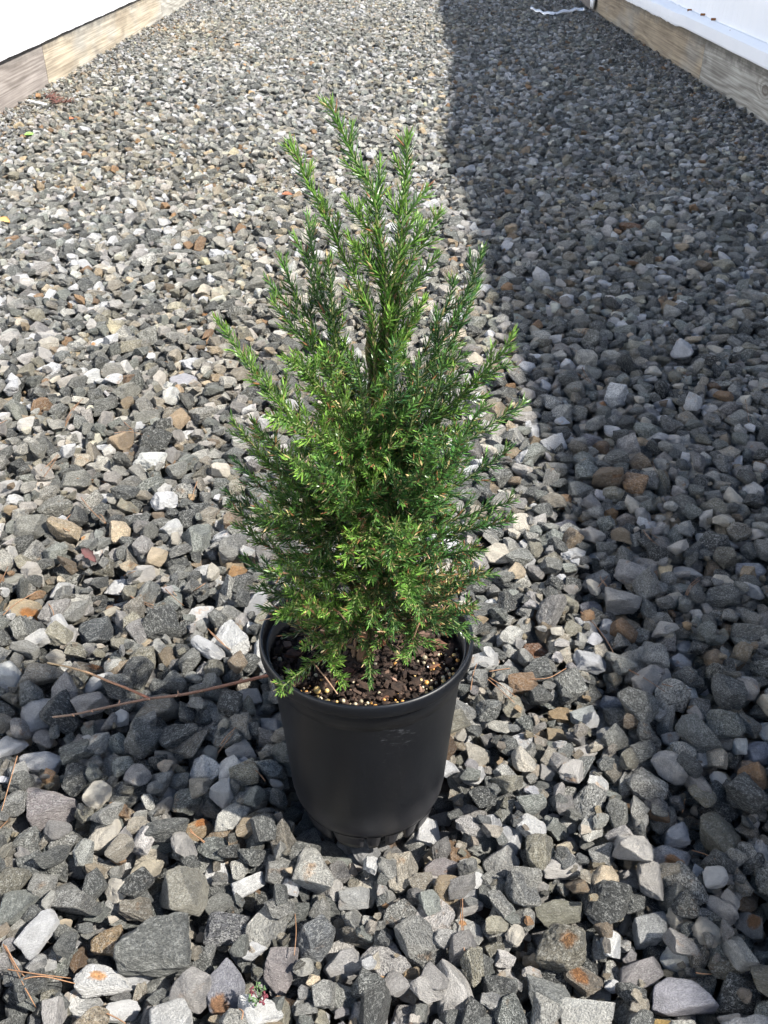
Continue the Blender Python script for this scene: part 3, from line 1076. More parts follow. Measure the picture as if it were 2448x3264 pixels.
# lumpy base disc
NR, NA = 26, 90
for i in range(NR + 1):
    for j in range(NA):
        r = 0.0745 * i / NR
        a = 2 * math.pi * j / NA
        x, y = r * math.cos(a), r * math.sin(a)
        z = SOILZ - 0.003 + 0.0035 * mnoise.noise(Vector((x * 60, y * 60, 1))) + 0.002 * mnoise.noise(Vector((x * 190, y * 190, 1))) + 0.006 * math.exp(-(r / .02) ** 2)
        vs.append((x, y, z)); cols.append(.55)
for i in range(NR):
    for j in range(NA):
        a, b_ = i * NA + j, i * NA + (j + 1) % NA
        fs.append((a, a + NA, b_ + NA, b_))
for k in range(1500):
    L_ = float(np.clip(np.exp(r_.normal(math.log(.0050), .55)), .002, .017))
    cv, cf = chip(r_, L_, L_ * r_.uniform(.3, .8), L_ * r_.uniform(.12, .3))
    r = 0.0725 * math.sqrt(r_.random())
    a = r_.uniform(0, 2 * math.pi)
    x, y = r * math.cos(a), r * math.sin(a)
    m = Euler((r_.normal(0, .45), r_.normal(0, .45), r_.uniform(0, 6.28))).to_matrix()
    z = SOILZ + r_.uniform(-.0015, .003)
    base = len(vs)
    tone = float(np.exp(r_.normal(0, .55)))
    if r_.random() < .08:
        tone = r_.uniform(3, 5)
    for p in cv:
        q = m @ Vector(p)
        vs.append((x + q.x, y + q.y, z + q.z)); cols.append(tone)
    fs += [tuple(base + i for i in f) for f in cf]
mix_o = mesh_obj('potting_mix', [tuple(POTM @ Vector(v)) for v in vs], fs, BARK, smooth=False)
ca = mix_o.data.color_attributes.new('Col', 'FLOAT_COLOR', 'POINT')
ca.data.foreach_set('color', np.array([(c, c * .97, c * .93, 1) for c in cols], dtype=np.float32).ravel())
tag(mix_o, 'dark brown bark potting mix filling the black pot', 'potting mix', kind='stuff')

# larger bark pieces seen on the surface: (u, v, length, width, yaw, tone, label)
BIG = [(1395, 2055, .024, .013, .5, (2.6, 2.0, 1.7), 'large grey-brown bark flake under the right foliage in the pot'),
       (1222, 2045, .0105, .008, .2, (3.2, 1.7, 1.2), 'small reddish bark flake behind the stem in the pot'),
       (1105, 2142, .013, .008, .1, (1.3, .9, .85), 'dark reddish bark lump just left of the middle sprig in the pot'),
       (1150, 2155, .021, .0028, .05, (2.0, 1.7, 1.4), 'thin grey wood splinter lying in the middle of the pot'),
       (1262, 2085, .010, .0034, 1.0, (2.4, 2.3, 2.1), 'narrow grey bark sliver right of the stem in the pot'),
       (1385, 2125, .012, .003, .5, (3.9, 2.8, 1.8), 'tan wood splinter beside the orange beads at right in the pot'),
       (1230, 2225, .009, .003, .7, (3.6, 2.5, 1.7), 'tan wood splinter at the front of the pot'),
       (935, 2085, .019, .012, .9, (1.5, 1.1, .9), 'broad dark bark flake at the left side of the pot'),
       (915, 2057, .010, .008, .4, (3.0, 2.9, 2.8), 'grey chunk of bark at the far left inside the pot')]
for k, (u, v, L_, W_, yw, tone, lab) in enumerate(BIG):
    p = ground(u, v, POTZ + SOILZ + .004)
    cv, cf = chip(np.random.default_rng(40 + k), L_, W_, min(W_, .006) * .4)
    o = mesh_obj('bark_chip', cv, cf, BARK, smooth=False, loc=p)
    o.rotation_euler = (random.gauss(0, .15), random.gauss(0, .15), yw)
    ca = o.data.color_attributes.new('Col', 'FLOAT_COLOR', 'POINT')
    ca.data.foreach_set('color', np.array([(*tone, 1)] * len(cv), dtype=np.float32).ravel())
    tag(o, lab, 'bark chip', 'bark pieces in the pot')


def bead_mat(name, c):
    b = NB(name)
    tc = b.n('ShaderNodeTexCoord').outputs['Object']
    n = b.noise(tc, 300, 3)
    b.l(b.mix(n, tuple(x * .75 for x in c), c), b.bsdf.inputs['Base Color'])
    b.bsdf.inputs['Roughness'].default_value = 0.35
    b.bsdf.inputs['Subsurface Weight'].default_value = 0.25
    b.bsdf.inputs['Subsurface Radius'].default_value = (.002, .001, .0006)
    b.bsdf.inputs['Subsurface Scale'].default_value = 0.5
    return b.mat


bead_protos = []
S2V, S2F = ico(3)
for nm, c in (('orange', (.58, .30, .08)), ('yellow', (.58, .42, .17)), ('pale', (.48, .42, .29)), ('glassy', (.26, .225, .15)), ('white', (.8, .78, .72))):
    me = bpy.data.meshes.new('fertiliser_bead')
    me.from_pydata([tuple(v * (1, .97, .93)) for v in S2V], [], S2F)
    me.polygons.foreach_set('use_smooth', [True] * len(me.polygons))
    me.materials.append(bead_mat('bead_' + nm, c))
    bead_protos.append(me)
placed = []
tries = 0
bead_src = None
while len(placed) < 165 and tries < 4000:
    tries += 1
    if r_.random() < .78:                   # gathered along the front, as in the photo
        a = R(r_.uniform(-165, 5))
        r = 0.0715 - abs(r_.normal(0, .011))
    else:
        a = r_.uniform(0, 2 * math.pi)
        r = 0.071 * math.sqrt(r_.random())
    s = float(np.clip(r_.lognormal(math.log(.00125), .38), .0007, .0030))
    x, y = r * math.cos(a), r * math.sin(a)
    if r < .012 or any((x - q[0]) ** 2 + (y - q[1]) ** 2 < (s + q[2]) ** 2 for q in placed):
        continue
    placed.append((x, y, s))
    k = int(r_.choice(5, p=[.22, .30, .26, .21, .01]))
    if bead_src is None:
        o = bpy.data.objects.new('fertiliser_bead', bead_protos[k])
        bead_src = o
    else:
        o = bead_src.copy()
        o.data = bead_protos[k]
    o.location = POTM @ Vector((x, y, SOILZ + .0016 + s * .25))
    o.scale = (s, s, s)
    o.rotation_euler = (r_.random(), r_.random(), 6 * r_.random())
    link(o)
    tag(o, 'round yellow to orange fertiliser bead lying on the bark in the pot', 'fertiliser bead', 'fertiliser beads in the pot')

# ------------------------------------------------------------------ the shrub
def needle_material():
    b = NB('shrub_needles')
    at = b.n('ShaderNodeAttribute', attribute_name='Col').outputs['Color']
    tc = b.n('ShaderNodeTexCoord').outputs['Object']
    n = b.noise(tc, 300, 2)
    c = b.mix(1.0, at, b.ramp(n, [(0.2, .8), (0.8, 1.2)]), 'MULTIPLY')
    b.l(c, b.bsdf.inputs['Base Color'])
    b.bsdf.inputs['Roughness'].default_value = 0.36
    b.bsdf.inputs['Specular IOR Level'].default_value = 0.55
    tr = b.n('ShaderNodeBsdfTranslucent')
    b.l(b.mix(1.0, c, (1.3, 1.5, .5), 'MULTIPLY'), tr.inputs['Color'])
    mx = b.n('ShaderNodeMixShader')
    mx.inputs[0].default_value = 0.16
    b.l(b.bsdf.outputs[0], mx.inputs[1])
    b.l(tr.outputs[0], mx.inputs[2])
    b.l(mx.outputs[0], b.out.inputs['Surface'])
    return b.mat


def stem_material():
    b = NB('shrub_stem')
    at = b.n('ShaderNodeAttribute', attribute_name='Col').outputs['Color']
    tc = b.n('ShaderNodeTexCoord').outputs['Object']
    n = b.noise(b.mapping(tc, (1, 1, .3)), 500, 4)
    b.l(b.mix(1.0, at, b.ramp(n, [(0.2, .6), (0.8, 1.4)]), 'MULTIPLY'), b.bsdf.inputs['Base Color'])
    b.bsdf.inputs['Roughness'].default_value = 0.7
    b.l(b.bump(n, 0.5, 0.001), b.bsdf.inputs['Normal'])
    return b.mat


NEEDLE = needle_material()
STEM = stem_material()
pr = np.random.default_rng(21)


def curve(pts, step=0.004):
    """Catmull-Rom through pts, resampled"""
    P = [np.array(p, float) for p in pts]
    P = [2 * P[0] - P[1]] + P + [2 * P[-1] - P[-2]]
    out = []
    for i in range(1, len(P) - 2):
        p0, p1, p2, p3 = P[i - 1:i + 3]
        n = max(2, int(np.linalg.norm(p2 - p1) / step))
        for k in range(n):
            t = k / n
            out.append(.5 * ((2 * p1) + (-p0 + p2) * t + (2 * p0 - 5 * p1 + 4 * p2 - p3) * t * t + (-p0 + 3 * p1 - 3 * p2 + p3) * t ** 3))
    out.append(P[-2])
    return np.array(out)


class Buf:
    def __init__(self):
        self.v, self.f, self.c, self.n = [], [], [], 0

    def add(self, v, f, c):
        self.v.append(v); self.f.append(np.asarray(f) + self.n) if not isinstance(f, list) else self.f.append([tuple(i + self.n for i in q) for q in f])
        self.c.append(c); self.n += len(v)

    def build(self, name, mat, parent, smooth=True, origin=None):
        v = np.vstack(self.v)
        if origin is not None:
            v = v - origin
        faces = []
        for f in self.f:
            faces += [tuple(q) for q in f]
        me = bpy.data.meshes.new(name)
        me.from_pydata(v.tolist(), [], faces)
        if smooth:
            me.polygons.foreach_set('use_smooth', [True] * len(me.polygons))
        ca = me.color_attributes.new('Col', 'FLOAT_COLOR', 'POINT')
        c = np.vstack(self.c)
        ca.data.foreach_set('color', np.hstack([c, np.ones((len(c), 1))]).astype(np.float32).ravel())
        me.materials.append(mat)
        o = bpy.data.objects.new(name, me)
        if origin is not None and parent is None:
            o.location = origin
        return link(o, parent)


def frames(C):
    T = np.gradient(C, axis=0)
    T /= np.linalg.norm(T, axis=1)[:, None] + 1e-9
    up = np.array([.31, .93, .17])
    A = np.cross(T, up); A /= np.linalg.norm(A, axis=1)[:, None] + 1e-9
    B = np.cross(T, A)
    return T, A, B


def add_stem(buf, C, r0, r1, c0, c1, sides=6):
    T, A, B = frames(C)
    n = len(C)
    t = np.linspace(0, 1, n)[:, None]
    rad = r0 + (r1 - r0) * t
    rings = []
    for k in range(sides):
        a = 2 * math.pi * k / sides
        rings.append(C + rad * (A * math.cos(a) + B * math.sin(a)))
    V = np.stack(rings, axis=1).reshape(-1, 3)
    col = (np.array(c0) * (1 - t) + np.array(c1) * t)
    Cc = np.repeat(col, sides, axis=0)
    f = []
    for i in range(n - 1):
        for k in range(sides):
            k2 = (k + 1) % sides
            f.append((i * sides + k, i * sides + k2, (i + 1) * sides + k2, (i + 1) * sides + k))
    f.append(tuple(range((n - 1) * sides, n * sides)))
    buf.add(V, f, Cc)


G_YOUNG = np.array((.160, .295, .045))
G_MID = np.array((.062, .150, .024))
G_OLD_SHADE = np.array((.024, .062, .015))  # old needles, green darkened further to paint in shade inside the crown
G_BLUE = np.array((.036, .128, .040))
BROWN = np.array((.28, .13, .06))
STRAW = np.array((.46, .36, .17))


def add_needles(buf, C, t0, spacing, ln, age, blue=0.0, brown=0.04, tipgrow=True):
    """spiral of short stiff needles along curve C from fraction t0; age 0 young .. 1 old"""
    seg = np.linalg.norm(np.diff(C, axis=0), axis=1)
    L = np.concatenate([[0], np.cumsum(seg)])
    tot = L[-1]
    n = int(tot * (1 - t0) / spacing)
    if n < 3:
        return
    d = np.linspace(tot * t0, tot * 0.995, n)
    P = np.stack([np.interp(d, L, C[:, k]) for k in range(3)], axis=1)
    T, A, B = frames(C)
    Tn = np.stack([np.interp(d, L, T[:, k]) for k in range(3)], axis=1)
    An = np.stack([np.interp(d, L, A[:, k]) for k in range(3)], axis=1)
    Bn = np.cross(Tn, An)
    phi = np.arange(n) * 2.3999 + pr.uniform(0, 6.28) + pr.normal(0, .25, n)
    rad = An * np.cos(phi)[:, None] + Bn * np.sin(phi)[:, None]
    end = np.clip((tot - d) / 0.012, 0, 1)
    th = (R(24) + R(18) * end) + pr.normal(0, R(6), n)
    ll = ln * (0.62 + 0.38 * end) * pr.uniform(.75, 1.2, n)
    D = Tn * np.cos(th)[:, None] + rad * np.sin(th)[:, None]
    S = np.cross(D, rad); S /= np.linalg.norm(S, axis=1)[:, None] + 1e-9
    N = np.cross(S, D)
    wd = (0.00032 + ll * 0.033)[:, None]
    base = P + rad * 0.0004
    mid = base + D * (ll * .5)[:, None] + N * 0
    bend = Tn * 0.16 - rad * 0.05
    tip = base + (D + bend * pr.uniform(.2, 1.3, n)[:, None]) * (ll * .98)[:, None]
    m2 = base * .38 + mid * .62 + 0 * D
    v = np.stack([base + S * wd * .9, base - S * wd * .9, base + N * wd * .8,
                  mid + S * wd, mid - S * wd, mid + N * wd * .75, tip], axis=1)
    f1 = np.array([(0, 2, 5, 3), (2, 1, 4, 5), (1, 0, 3, 4)])
    f2 = np.array([(3, 5, 6), (5, 4, 6), (4, 3, 6)])
    offs = (np.arange(n) * 7)[:, None, None]
    q = (f1[None] + offs).reshape(-1, 4)
    t = (f2[None] + offs).reshape(-1, 3)
    agev = np.clip(age + (end * .42) - .20 + pr.normal(0, .18, n), 0, 1)[:, None]
    col = np.where(agev < .5, G_YOUNG * (1 - agev * 2) + G_MID * agev * 2, G_MID * (2 - agev * 2) + G_OLD_SHADE * (agev * 2 - 1))
    col = col * (1 - blue) + G_BLUE * blue
    col = col * np.exp(pr.normal(0, .16, (n, 1)))
    isb = (pr.random(n) < brown)[:, None]
    dead = np.where(pr.random(n)[:, None] < .5, BROWN, STRAW)
    col = np.where(isb, dead, col)
    tipc = col * 1.12
    tb = (pr.random(n) < .30)[:, None]
    tipc = np.where(tb, tipc * .35 + BROWN * .65, tipc)
    c = np.repeat(col[:, None, :], 7, axis=1)
    c[:, 6, :] = tipc
    c[:, :3, :] *= 1.0
    k = buf.n
    buf.v.append(v.reshape(-1, 3)); buf.c.append(c.reshape(-1, 3)); buf.n += n * 7
    buf.f.append(q + k); buf.f.append(t + k)


SHRUB_BASE = POTM @ Vector((-0.003, 0.000, SOILZ - .004))
shrub = empty('shrub', tuple(SHRUB_BASE))
tag(shrub, 'young evergreen conifer shrub with short stiff needles growing in the black pot', 'shrub')
SB = np.array(SHRUB_BASE)
AX, AY = POT.x - .002, POT.y + 0.002


def axis(z):
    """trunk line"""
    t = (z - SB[2]) / .30
    return np.array((AX + .004 * math.sin(t * 3) + .005 * t, AY + .010 * t, z))


# trunk
tb = Buf()
tz = np.linspace(SB[2], .44, 40)
TC = np.array([axis(z) + np.array((.0012 * math.sin(z * 170), .001 * math.cos(z * 130), 0)) for z in tz])
add_stem(tb, TC, .0062, .0012, (.17, .095, .05), (.13, .12, .05), 12)
# flare and peeling bark at the base
for k in range(9):
    a = k * .72
    p0 = SB + np.array((.0058 * math.cos(a), .0058 * math.sin(a), .001))
    cc = np.array([p0 + np.array((.003 * math.cos(a) * (1 - t), .003 * math.sin(a) * (1 - t), .020 * t)) for t in np.linspace(0, 1, 6)])
    add_stem(tb, cc, .0022, .0008, (.26, .17, .10), (.19, .11, .06), 5)
tb.build('trunk', STEM, shrub, origin=SB)


def grow(pts, r0=.0016, side_from=.22, side_gap=.0095, side_max=.05, ln=.0078, age=.35, blue=0., t0=.12, planar=None, brown=.04, spread=42, dens=.00090, tert=True):
    """one branch with its side shoots; returns branch mesh and needles"""
    C = curve(pts, .004)
    C = C + np.array([[mnoise.noise(Vector((p[0] * 45 + 3, p[1] * 45, p[2] * 45))) * .0016 for _ in range(1)][0] * np.array((1, .6, .3)) for p in C])
    sb, nb = Buf(), Buf()
    gcol = (.11, .17, .05)
    add_stem(sb, C, r0, .00045, (.15, .085, .045), gcol, 6)
    add_needles(nb, C, t0, dens, ln, age, blue, brown)
    seg = np.linalg.norm(np.diff(C, axis=0), axis=1)
    L = np.concatenate([[0], np.cumsum(seg)]); tot = L[-1]
    T, A, B = frames(C)
    d = tot * side_from
    sgn = 1
    phi = pr.uniform(0, 6.28)
    while d < tot - .007:
        i = min(len(C) - 1, int(np.searchsorted(L, d)))
        f = (d - tot * side_from) / (tot - tot * side_from)
        sl = side_max * (1 - f) ** .9 * pr.uniform(.45, 1.1) + .004
        if planar is not None and pr.random() < .72:
            sd = np.cross(T[i], planar); sd /= np.linalg.norm(sd) + 1e-9
            sd = sd * sgn + np.array(planar) * pr.normal(0, .35)
        else:
            sd = A[i] * math.cos(phi) + B[i] * math.sin(phi)
        sd /= np.linalg.norm(sd) + 1e-9
        sp = R(spread + pr.normal(0, 7))
        dr = T[i] * math.cos(sp) + sd * math.sin(sp)
        p0 = C[i]
        p1 = p0 + dr * sl * .5
        p2 = p0 + dr * sl * .95 + np.array((0, 0, 1)) * sl * .14 + T[i] * sl * .10
        C2 = curve([p0, p1, p2], .0025)
        add_stem(sb, C2, .0006, .0003, (.14, .13, .05), gcol, 4)
        add_needles(nb, C2, .04, dens * 1.02, ln * pr.uniform(.82, 1.02), float(np.clip(age + pr.normal(0, .14), 0, 1)), blue, brown)
        if tert and sl > .024:
            T2, A2_, B2 = frames(C2)
            for q in (.32, .5, .68):
                if pr.random() < .65:
                    j = int(q * (len(C2) - 1))
                    ph = pr.uniform(0, 6.28)
                    sdd = A2_[j] * math.cos(ph) + B2[j] * math.sin(ph)
                    dd = T2[j] * .75 + sdd * .65
                    s3 = pr.uniform(.006, .014)
                    C3 = curve([C2[j], C2[j] + dd * s3 * .5, C2[j] + dd * s3 + np.array((0, 0, .001))], .0025)
                    add_stem(sb, C3, .0004, .0003, gcol, gcol, 4)
                    add_needles(nb, C3, .03, dens * 1.05, ln * .85, float(np.clip(age + pr.normal(-.1, .15), 0, 1)), blue, brown)
        if pr.random() < .10 and d < tot * .7:
            q_ = C[i]; e_ = q_ + (T[i] * .5 + A[i] * pr.normal(0, .7) + B[i] * pr.normal(0, .7)) * pr.uniform(.010, .024)
            add_stem(sb, curve([q_, (q_ + e_) / 2 + np.array((0, 0, .001)), e_], .004), .0006, .0004, (.26, .15, .09), (.38, .24, .15), 4)
        d += side_gap * pr.uniform(.7, 1.4)
        sgn = -sgn
        phi += 2.4
    o = sb.build('branch', STEM, shrub, origin=SB)
    n_ = nb.build('needles', NEEDLE, o, smooth=False, origin=None)
    n_.location = -Vector(SB)
    return o


K = 1.4756


def guide(px, y_tip, attach_z, **kw):
    """branch drawn from its tip downwards; px in display pixels, depth eases from the trunk to y_tip"""
    n = len(px)
    base = axis(attach_z)
    pts = []
    for i, (u, v) in enumerate(px):
        t = 1 - i / (n + .0)
        y = AY + (y_tip - AY) * t
        pts.append(np.array(at_depth(u * K, v * K, y)))
    pts.append(base)
    pts = pts[::-1]
    return grow(pts, **kw)


VIEW = np.array((0, -CP, SP))     # towards the viewer
PL = tuple(VIEW)
GUIDES = [
 # leaders, tip first
 ([(715, 215), (728, 262), (752, 318), (790, 385), (815, 450), (830, 560), (838, 680), (835, 800)], .555, .335, dict(r0=.0024, side_from=.36, side_max=.036, side_gap=.019, ln=.0092, age=.20, dens=.00065)),
 ([(625, 303), (662, 385), (700, 470), (742, 552), (785, 640), (810, 740)], .545, .300, dict(r0=.0020, side_from=.38, side_max=.028, side_gap=.017, ln=.0090, age=.14, dens=.00065)),
 ([(886, 285), (878, 370), (868, 450), (860, 540), (850, 640), (842, 760)], .560, .325, dict(r0=.0020, side_from=.40, side_max=.036, side_gap=.020, ln=.0090, age=.12, dens=.00065)),
 ([(820, 338), (818, 410), (815, 490), (822, 600), (830, 720)], .575, .330, dict(r0=.0018, side_from=.5, side_max=.018, side_gap=.018, age=.22, dens=.0007)),
 ([(955, 452), (925, 505), (890, 565), (865, 630), (850, 700)], .565, .340, dict(side_max=.02, side_from=.4, age=.3)),
 ([(924, 400), (898, 440), (874, 480), (862, 540)], .560, .372, dict(side_max=.012, side_from=.5, age=.25)),
 ([(948, 545), (905, 605), (870, 665), (848, 740)], .535, .320, dict(side_max=.02, side_from=.35, age=.4)),
 ([(1045, 530), (1022, 600), (985, 675), (945, 750), (905, 830), (870, 920)], .550, .285, dict(r0=.0018, side_max=.045, age=.5, blue=.25)),
 ([(1038, 608), (1010, 670), (975, 740), (935, 820), (890, 920)], .565, .27, dict(side_max=.035, age=.5, blue=.3)),
 ([(985, 595), (965, 660), (930, 730), (895, 800), (865, 900)], .58, .27, dict(side_max=.03, age=.55, blue=.2)),
 ([(598, 550), (628, 610), (662, 680), (700, 750), (745, 840)], .560, .28, dict(side_max=.028, age=.42)),
 ([(572, 598), (612, 645), (660, 708), (705, 780), (750, 870)], .548, .27, dict(side_max=.028, age=.5)),
 ([(583, 645), (625, 700), (672, 760), (720, 830), (765, 920)], .53, .265, dict(side_max=.035, age=.3)),
 ([(663, 462), (673, 520), (688, 600), (712, 700), (750, 820)], .585, .28, dict(side_max=.03, age=.5)),
 ([(632, 505), (665, 575), (690, 650), (720, 740)], .575, .30, dict(side_max=.02, age=.45)),
 ([(712, 555), (712, 620), (718, 690), (735, 790)], .52, .30, dict(side_max=.022, age=.55)),
 ([(462, 680), (505, 738), (556, 803), (612, 866), (680, 945), (740, 1020)], .530, .235, dict(r0=.0018, side_max=.032, age=.15)),
 ([(513, 765), (560, 820), (610, 880), (670, 960)], .51, .235, dict(side_max=.025, age=.15)),
 ([(608, 772), (655, 800), (700, 850), (745, 930)], .470, .25, dict(side_max=.035, age=.08)),
 ([(1110, 715), (1080, 768), (1028, 822), (970, 880), (900, 960)], .515, .25, dict(r0=.0018, side_max=.042, age=.15)),
 ([(1105, 780), (1050, 815), (990, 870), (920, 950)], .53, .245, dict(side_max=.03, age=.3, blue=.3)),
 ([(1138, 868), (1085, 900), (1035, 935), (970, 985), (900, 1050)], .560, .225, dict(side_max=.03, age=.4, blue=.3)),
 ([(1108, 965), (1060, 1000), (1000, 1040), (930, 1090)], .545, .215, dict(side_max=.04, age=.45, blue=.4)),
 ([(1118, 1080), (1070, 1095), (1010, 1115), (930, 1150)], .525, .20, dict(side_max=.040, age=.3, blue=.6)),
 ([(1116, 1120), (1060, 1135), (990, 1150), (910, 1190)], .50, .195, dict(side_max=.035, age=.45, blue=.4)),
 ([(1075, 1240), (1030, 1242), (970, 1250), (900, 1275)], .52, .185, dict(side_max=.028, age=.4, blue=.3)),
 ([(1048, 1190), (1000, 1190), (940, 1210), (880, 1240)], .48, .19, dict(side_max=.03, age=.4, blue=.4)),
 ([(500, 990), (548, 1035), (600, 1080), (670, 1140)], .545, .205, dict(side_max=.032, age=.6, blue=.3)),
 ([(482, 1058), (530, 1092), (590, 1125), (670, 1170)], .520, .20, dict(side_max=.030, age=.65, blue=.3)),
 ([(492, 1092), (545, 1125), (610, 1150), (690, 1190)], .50, .195, dict(side_max=.028, age=.65, blue=.2)),
 ([(540, 905), (580, 955), (630, 1010), (700, 1080)], .55, .22, dict(side_max=.03, age=.5)),
 ([(545, 925), (600, 975), (655, 1035), (720, 1100)], .50, .22, dict(side_max=.035, age=.5, brown=.1)),
 ([(520, 1205), (565, 1235), (620, 1255), (700, 1275)], .53, .185, dict(side_max=.03, age=.6, blue=.2)),
 ([(545, 1268), (590, 1280), (650, 1295), (720, 1310)], .50, .182, dict(side_max=.025, age=.6)),
 ([(560, 1310), (600, 1318), (660, 1325), (730, 1340)], .53, .176, dict(side_max=.02, age=.5)),
 # lit sprays on the near face
 ([(575, 895), (640, 915), (700, 950), (760, 1010)], .425, .235, dict(side_max=.030, age=.05)),
 ([(625, 990), (675, 1030), (720, 1070), (770, 1120)], .420, .215, dict(side_max=.026, age=.08)),
 ([(690, 985), (720, 1040), (750, 1095), (790, 1150)], .435, .215, dict(side_max=.02, age=.3, blue=.3)),
 ([(935, 925), (925, 975), (900, 1040), (860, 1110)], .440, .215, dict(side_max=.03, age=.35, blue=.4)),
 ([(1000, 940), (975, 1000), (935, 1060), (880, 1130)], .455, .215, dict(side_max=.035, age=.35, blue=.4)),
 ([(1045, 870), (1010, 930), (960, 1000), (900, 1070)], .475, .225, dict(side_max=.035, age=.4, blue=.3)),
 ([(760, 760), (775, 840), (790, 930), (810, 1020)], .455, .235, dict(side_max=.035, age=.45)),
 ([(700, 745), (720, 820), (750, 910), (785, 1010)], .465, .235, dict(side_max=.035, age=.1, brown=.08)),
 ([(640, 770), (680, 840), (715, 900), (760, 990)], .485, .24, dict(side_max=.035, age=.1, brown=.08)),
 ([(850, 735), (850, 820), (845, 920), (835, 1020)], .47, .24, dict(side_max=.038, age=.4, blue=.5)),
 ([(905, 770), (900, 850), (880, 940), (850, 1030)], .485, .24, dict(side_max=.038, age=.55, blue=.2)),
 ([(960, 760), (945, 840), (915, 930), (875, 1020)], .50, .24, dict(side_max=.038, age=.55, blue=.2)),
 ([(740, 730), (765, 800), (790, 870), (812, 960)], .53, .26, dict(side_max=.035, age=.4)),
 ([(800, 700), (815, 780), (822, 860), (828, 950)], .56, .27, dict(side_max=.035, age=.45)),
 # low sprigs over the rim and the soil
 ([(752, 1335), (765, 1300), (780, 1270), (800, 1240)], .440, .20, dict(side_max=.026, age=.3, brown=.10, side_from=.2)),
 ([(800, 1350), (808, 1310), (812, 1270), (815, 1230)], .450, .20, dict(side_max=.026, age=.45, brown=.12, side_from=.2)),
 ([(850, 1362), (848, 1320), (842, 1280), (830, 1240)], .455, .20, dict(side_max=.026, age=.5, blue=.3, brown=.10, side_from=.2)),
 ([(725, 1362), (740, 1335), (760, 1310), (785, 1285)], .46, .195, dict(side_max=.024, age=.5, brown=.12, side_from=.2)),
 ([(790, 1220), (795, 1180), (800, 1140), (810, 1100)], .432, .215, dict(side_max=.032, age=.35, brown=.12, side_from=.15)),
 ([(745, 1215), (760, 1180), (775, 1150), (795, 1110)], .436, .215, dict(side_max=.032, age=.15, brown=.12, side_from=.15)),
 ([(840, 1215), (842, 1170), (838, 1130), (830, 1080)], .436, .218, dict(side_max=.032, age=.4, blue=.3, brown=.10, side_from=.15)),
 ([(600, 1497), (625, 1470), (660, 1445), (700, 1415), (745, 1395)], .438, .182, dict(r0=.0011, side_max=.010, side_from=.55, ln=.0072, age=.35, t0=.2)),
 ([(745, 1482), (728, 1450), (715, 1420), (735, 1392)], .440, .184, dict(r0=.0011, side_max=.016, side_from=.35, ln=.0075, age=.12)),
 ([(803, 1482), (800, 1445), (796, 1405), (800, 1370)], .452, .188, dict(r0=.0011, side_max=.008, side_from=.4, ln=.0062, age=.3, blue=.4, spread=38)),
 ([(875, 1428), (890, 1400), (885, 1370), (860, 1340)], .460, .19, dict(r0=.0011, side_max=.022, side_from=.35, ln=.0068, age=.15, blue=.3)),
 ([(1010, 1385), (985, 1358), (950, 1340), (900, 1325)], .485, .19, dict(side_max=.022, side_from=.3, ln=.0065, age=.3, blue=.4)),
 ([(1038, 1392), (1010, 1370), (980, 1345), (930, 1320)], .500, .19, dict(side_max=.016, age=.3, ln=.0062, blue=.4)),
 ([(598, 1326), (635, 1328), (680, 1330), (740, 1335)], .455, .19, dict(side_max=.022, side_from=.3, age=.02, ln=.0085, brown=.10)),
 ([(655, 1318), (690, 1312), (730, 1318), (770, 1330)], .435, .195, dict(side_max=.02, age=.02, ln=.0082, brown=.12)),
 ([(655, 1400), (675, 1388), (705, 1375), (750, 1360)], .47, .185, dict(side_max=.010, age=.0, ln=.006, brown=.15)),
 ([(878, 1305), (885, 1265), (870, 1240), (850, 1220)], .42, .20, dict(side_max=.02, age=.02, blue=.2, ln=.0085)),
 ([(905, 1330), (900, 1290), (890, 1260), (860, 1240)], .43, .20, dict(side_max=.022, age=.15, blue=.4, ln=.0082)),
]
for gp, yt, az, kw in GUIDES:
    kw = dict(kw)
    kw.setdefault('planar', PL)
    kw.setdefault('side_gap', .0145 if gp[0][1] < 700 else .0095)
    kw.setdefault('dens', .00072 if gp[0][1] < 700 else .00088)
    guide(gp, yt, az, **kw)

# the rest of the crown, all round
CZ = [.165, .20, .245, .29, .33, .37, .41, .45]
CR_ = [.070, .088, .098, .104, .100, .088, .062, .02]


def crown_r(z):
    return float(np.interp(z, CZ, CR_))


NFILL = 98 - len(GUIDES)
for k in range(NFILL):
    az = R(-90 + ((k * 137.5) % 360) * 1.0)
    f = (k + .5) / NFILL
    if k % 5 < 3:            # more of them on the side that is seen
        az = R(-90) + (((k * 0.618) % 1) - .5) * R(190)
    zt = (.185 if math.sin(az) > -.1 else .212) + (.405 - .215) * ((k * .7548) % 1)
    rr = crown_r(zt) * pr.uniform(.62, .97)
    za = max(SB[2] + .008, zt - rr * pr.uniform(.45, 1.0))
    base = axis(za)
    tip = np.array((AX + rr * math.cos(az), AY + .006 + rr * math.sin(az), zt))
    m = base * .5 + tip * .5
    m = m + np.array((math.cos(az), math.sin(az), 0)) * rr * .10 - np.array((0, 0, 1)) * (zt - za) * .10
    low = zt < .25
    grow([base, m, tip], r0=.0015, side_from=.18, side_gap=.0072, side_max=.040, ln=pr.uniform(.0062, .0078), age=float(np.clip(pr.normal(.35 if math.sin(az) < 0 else .6, .18), 0, 1)),
         blue=float(np.clip(.15 + 3.5 * (tip[0] - AX), 0, .5)), t0=.15, brown=.30 if k % 8 == 3 else (.16 if low else .08), dens=.00088)

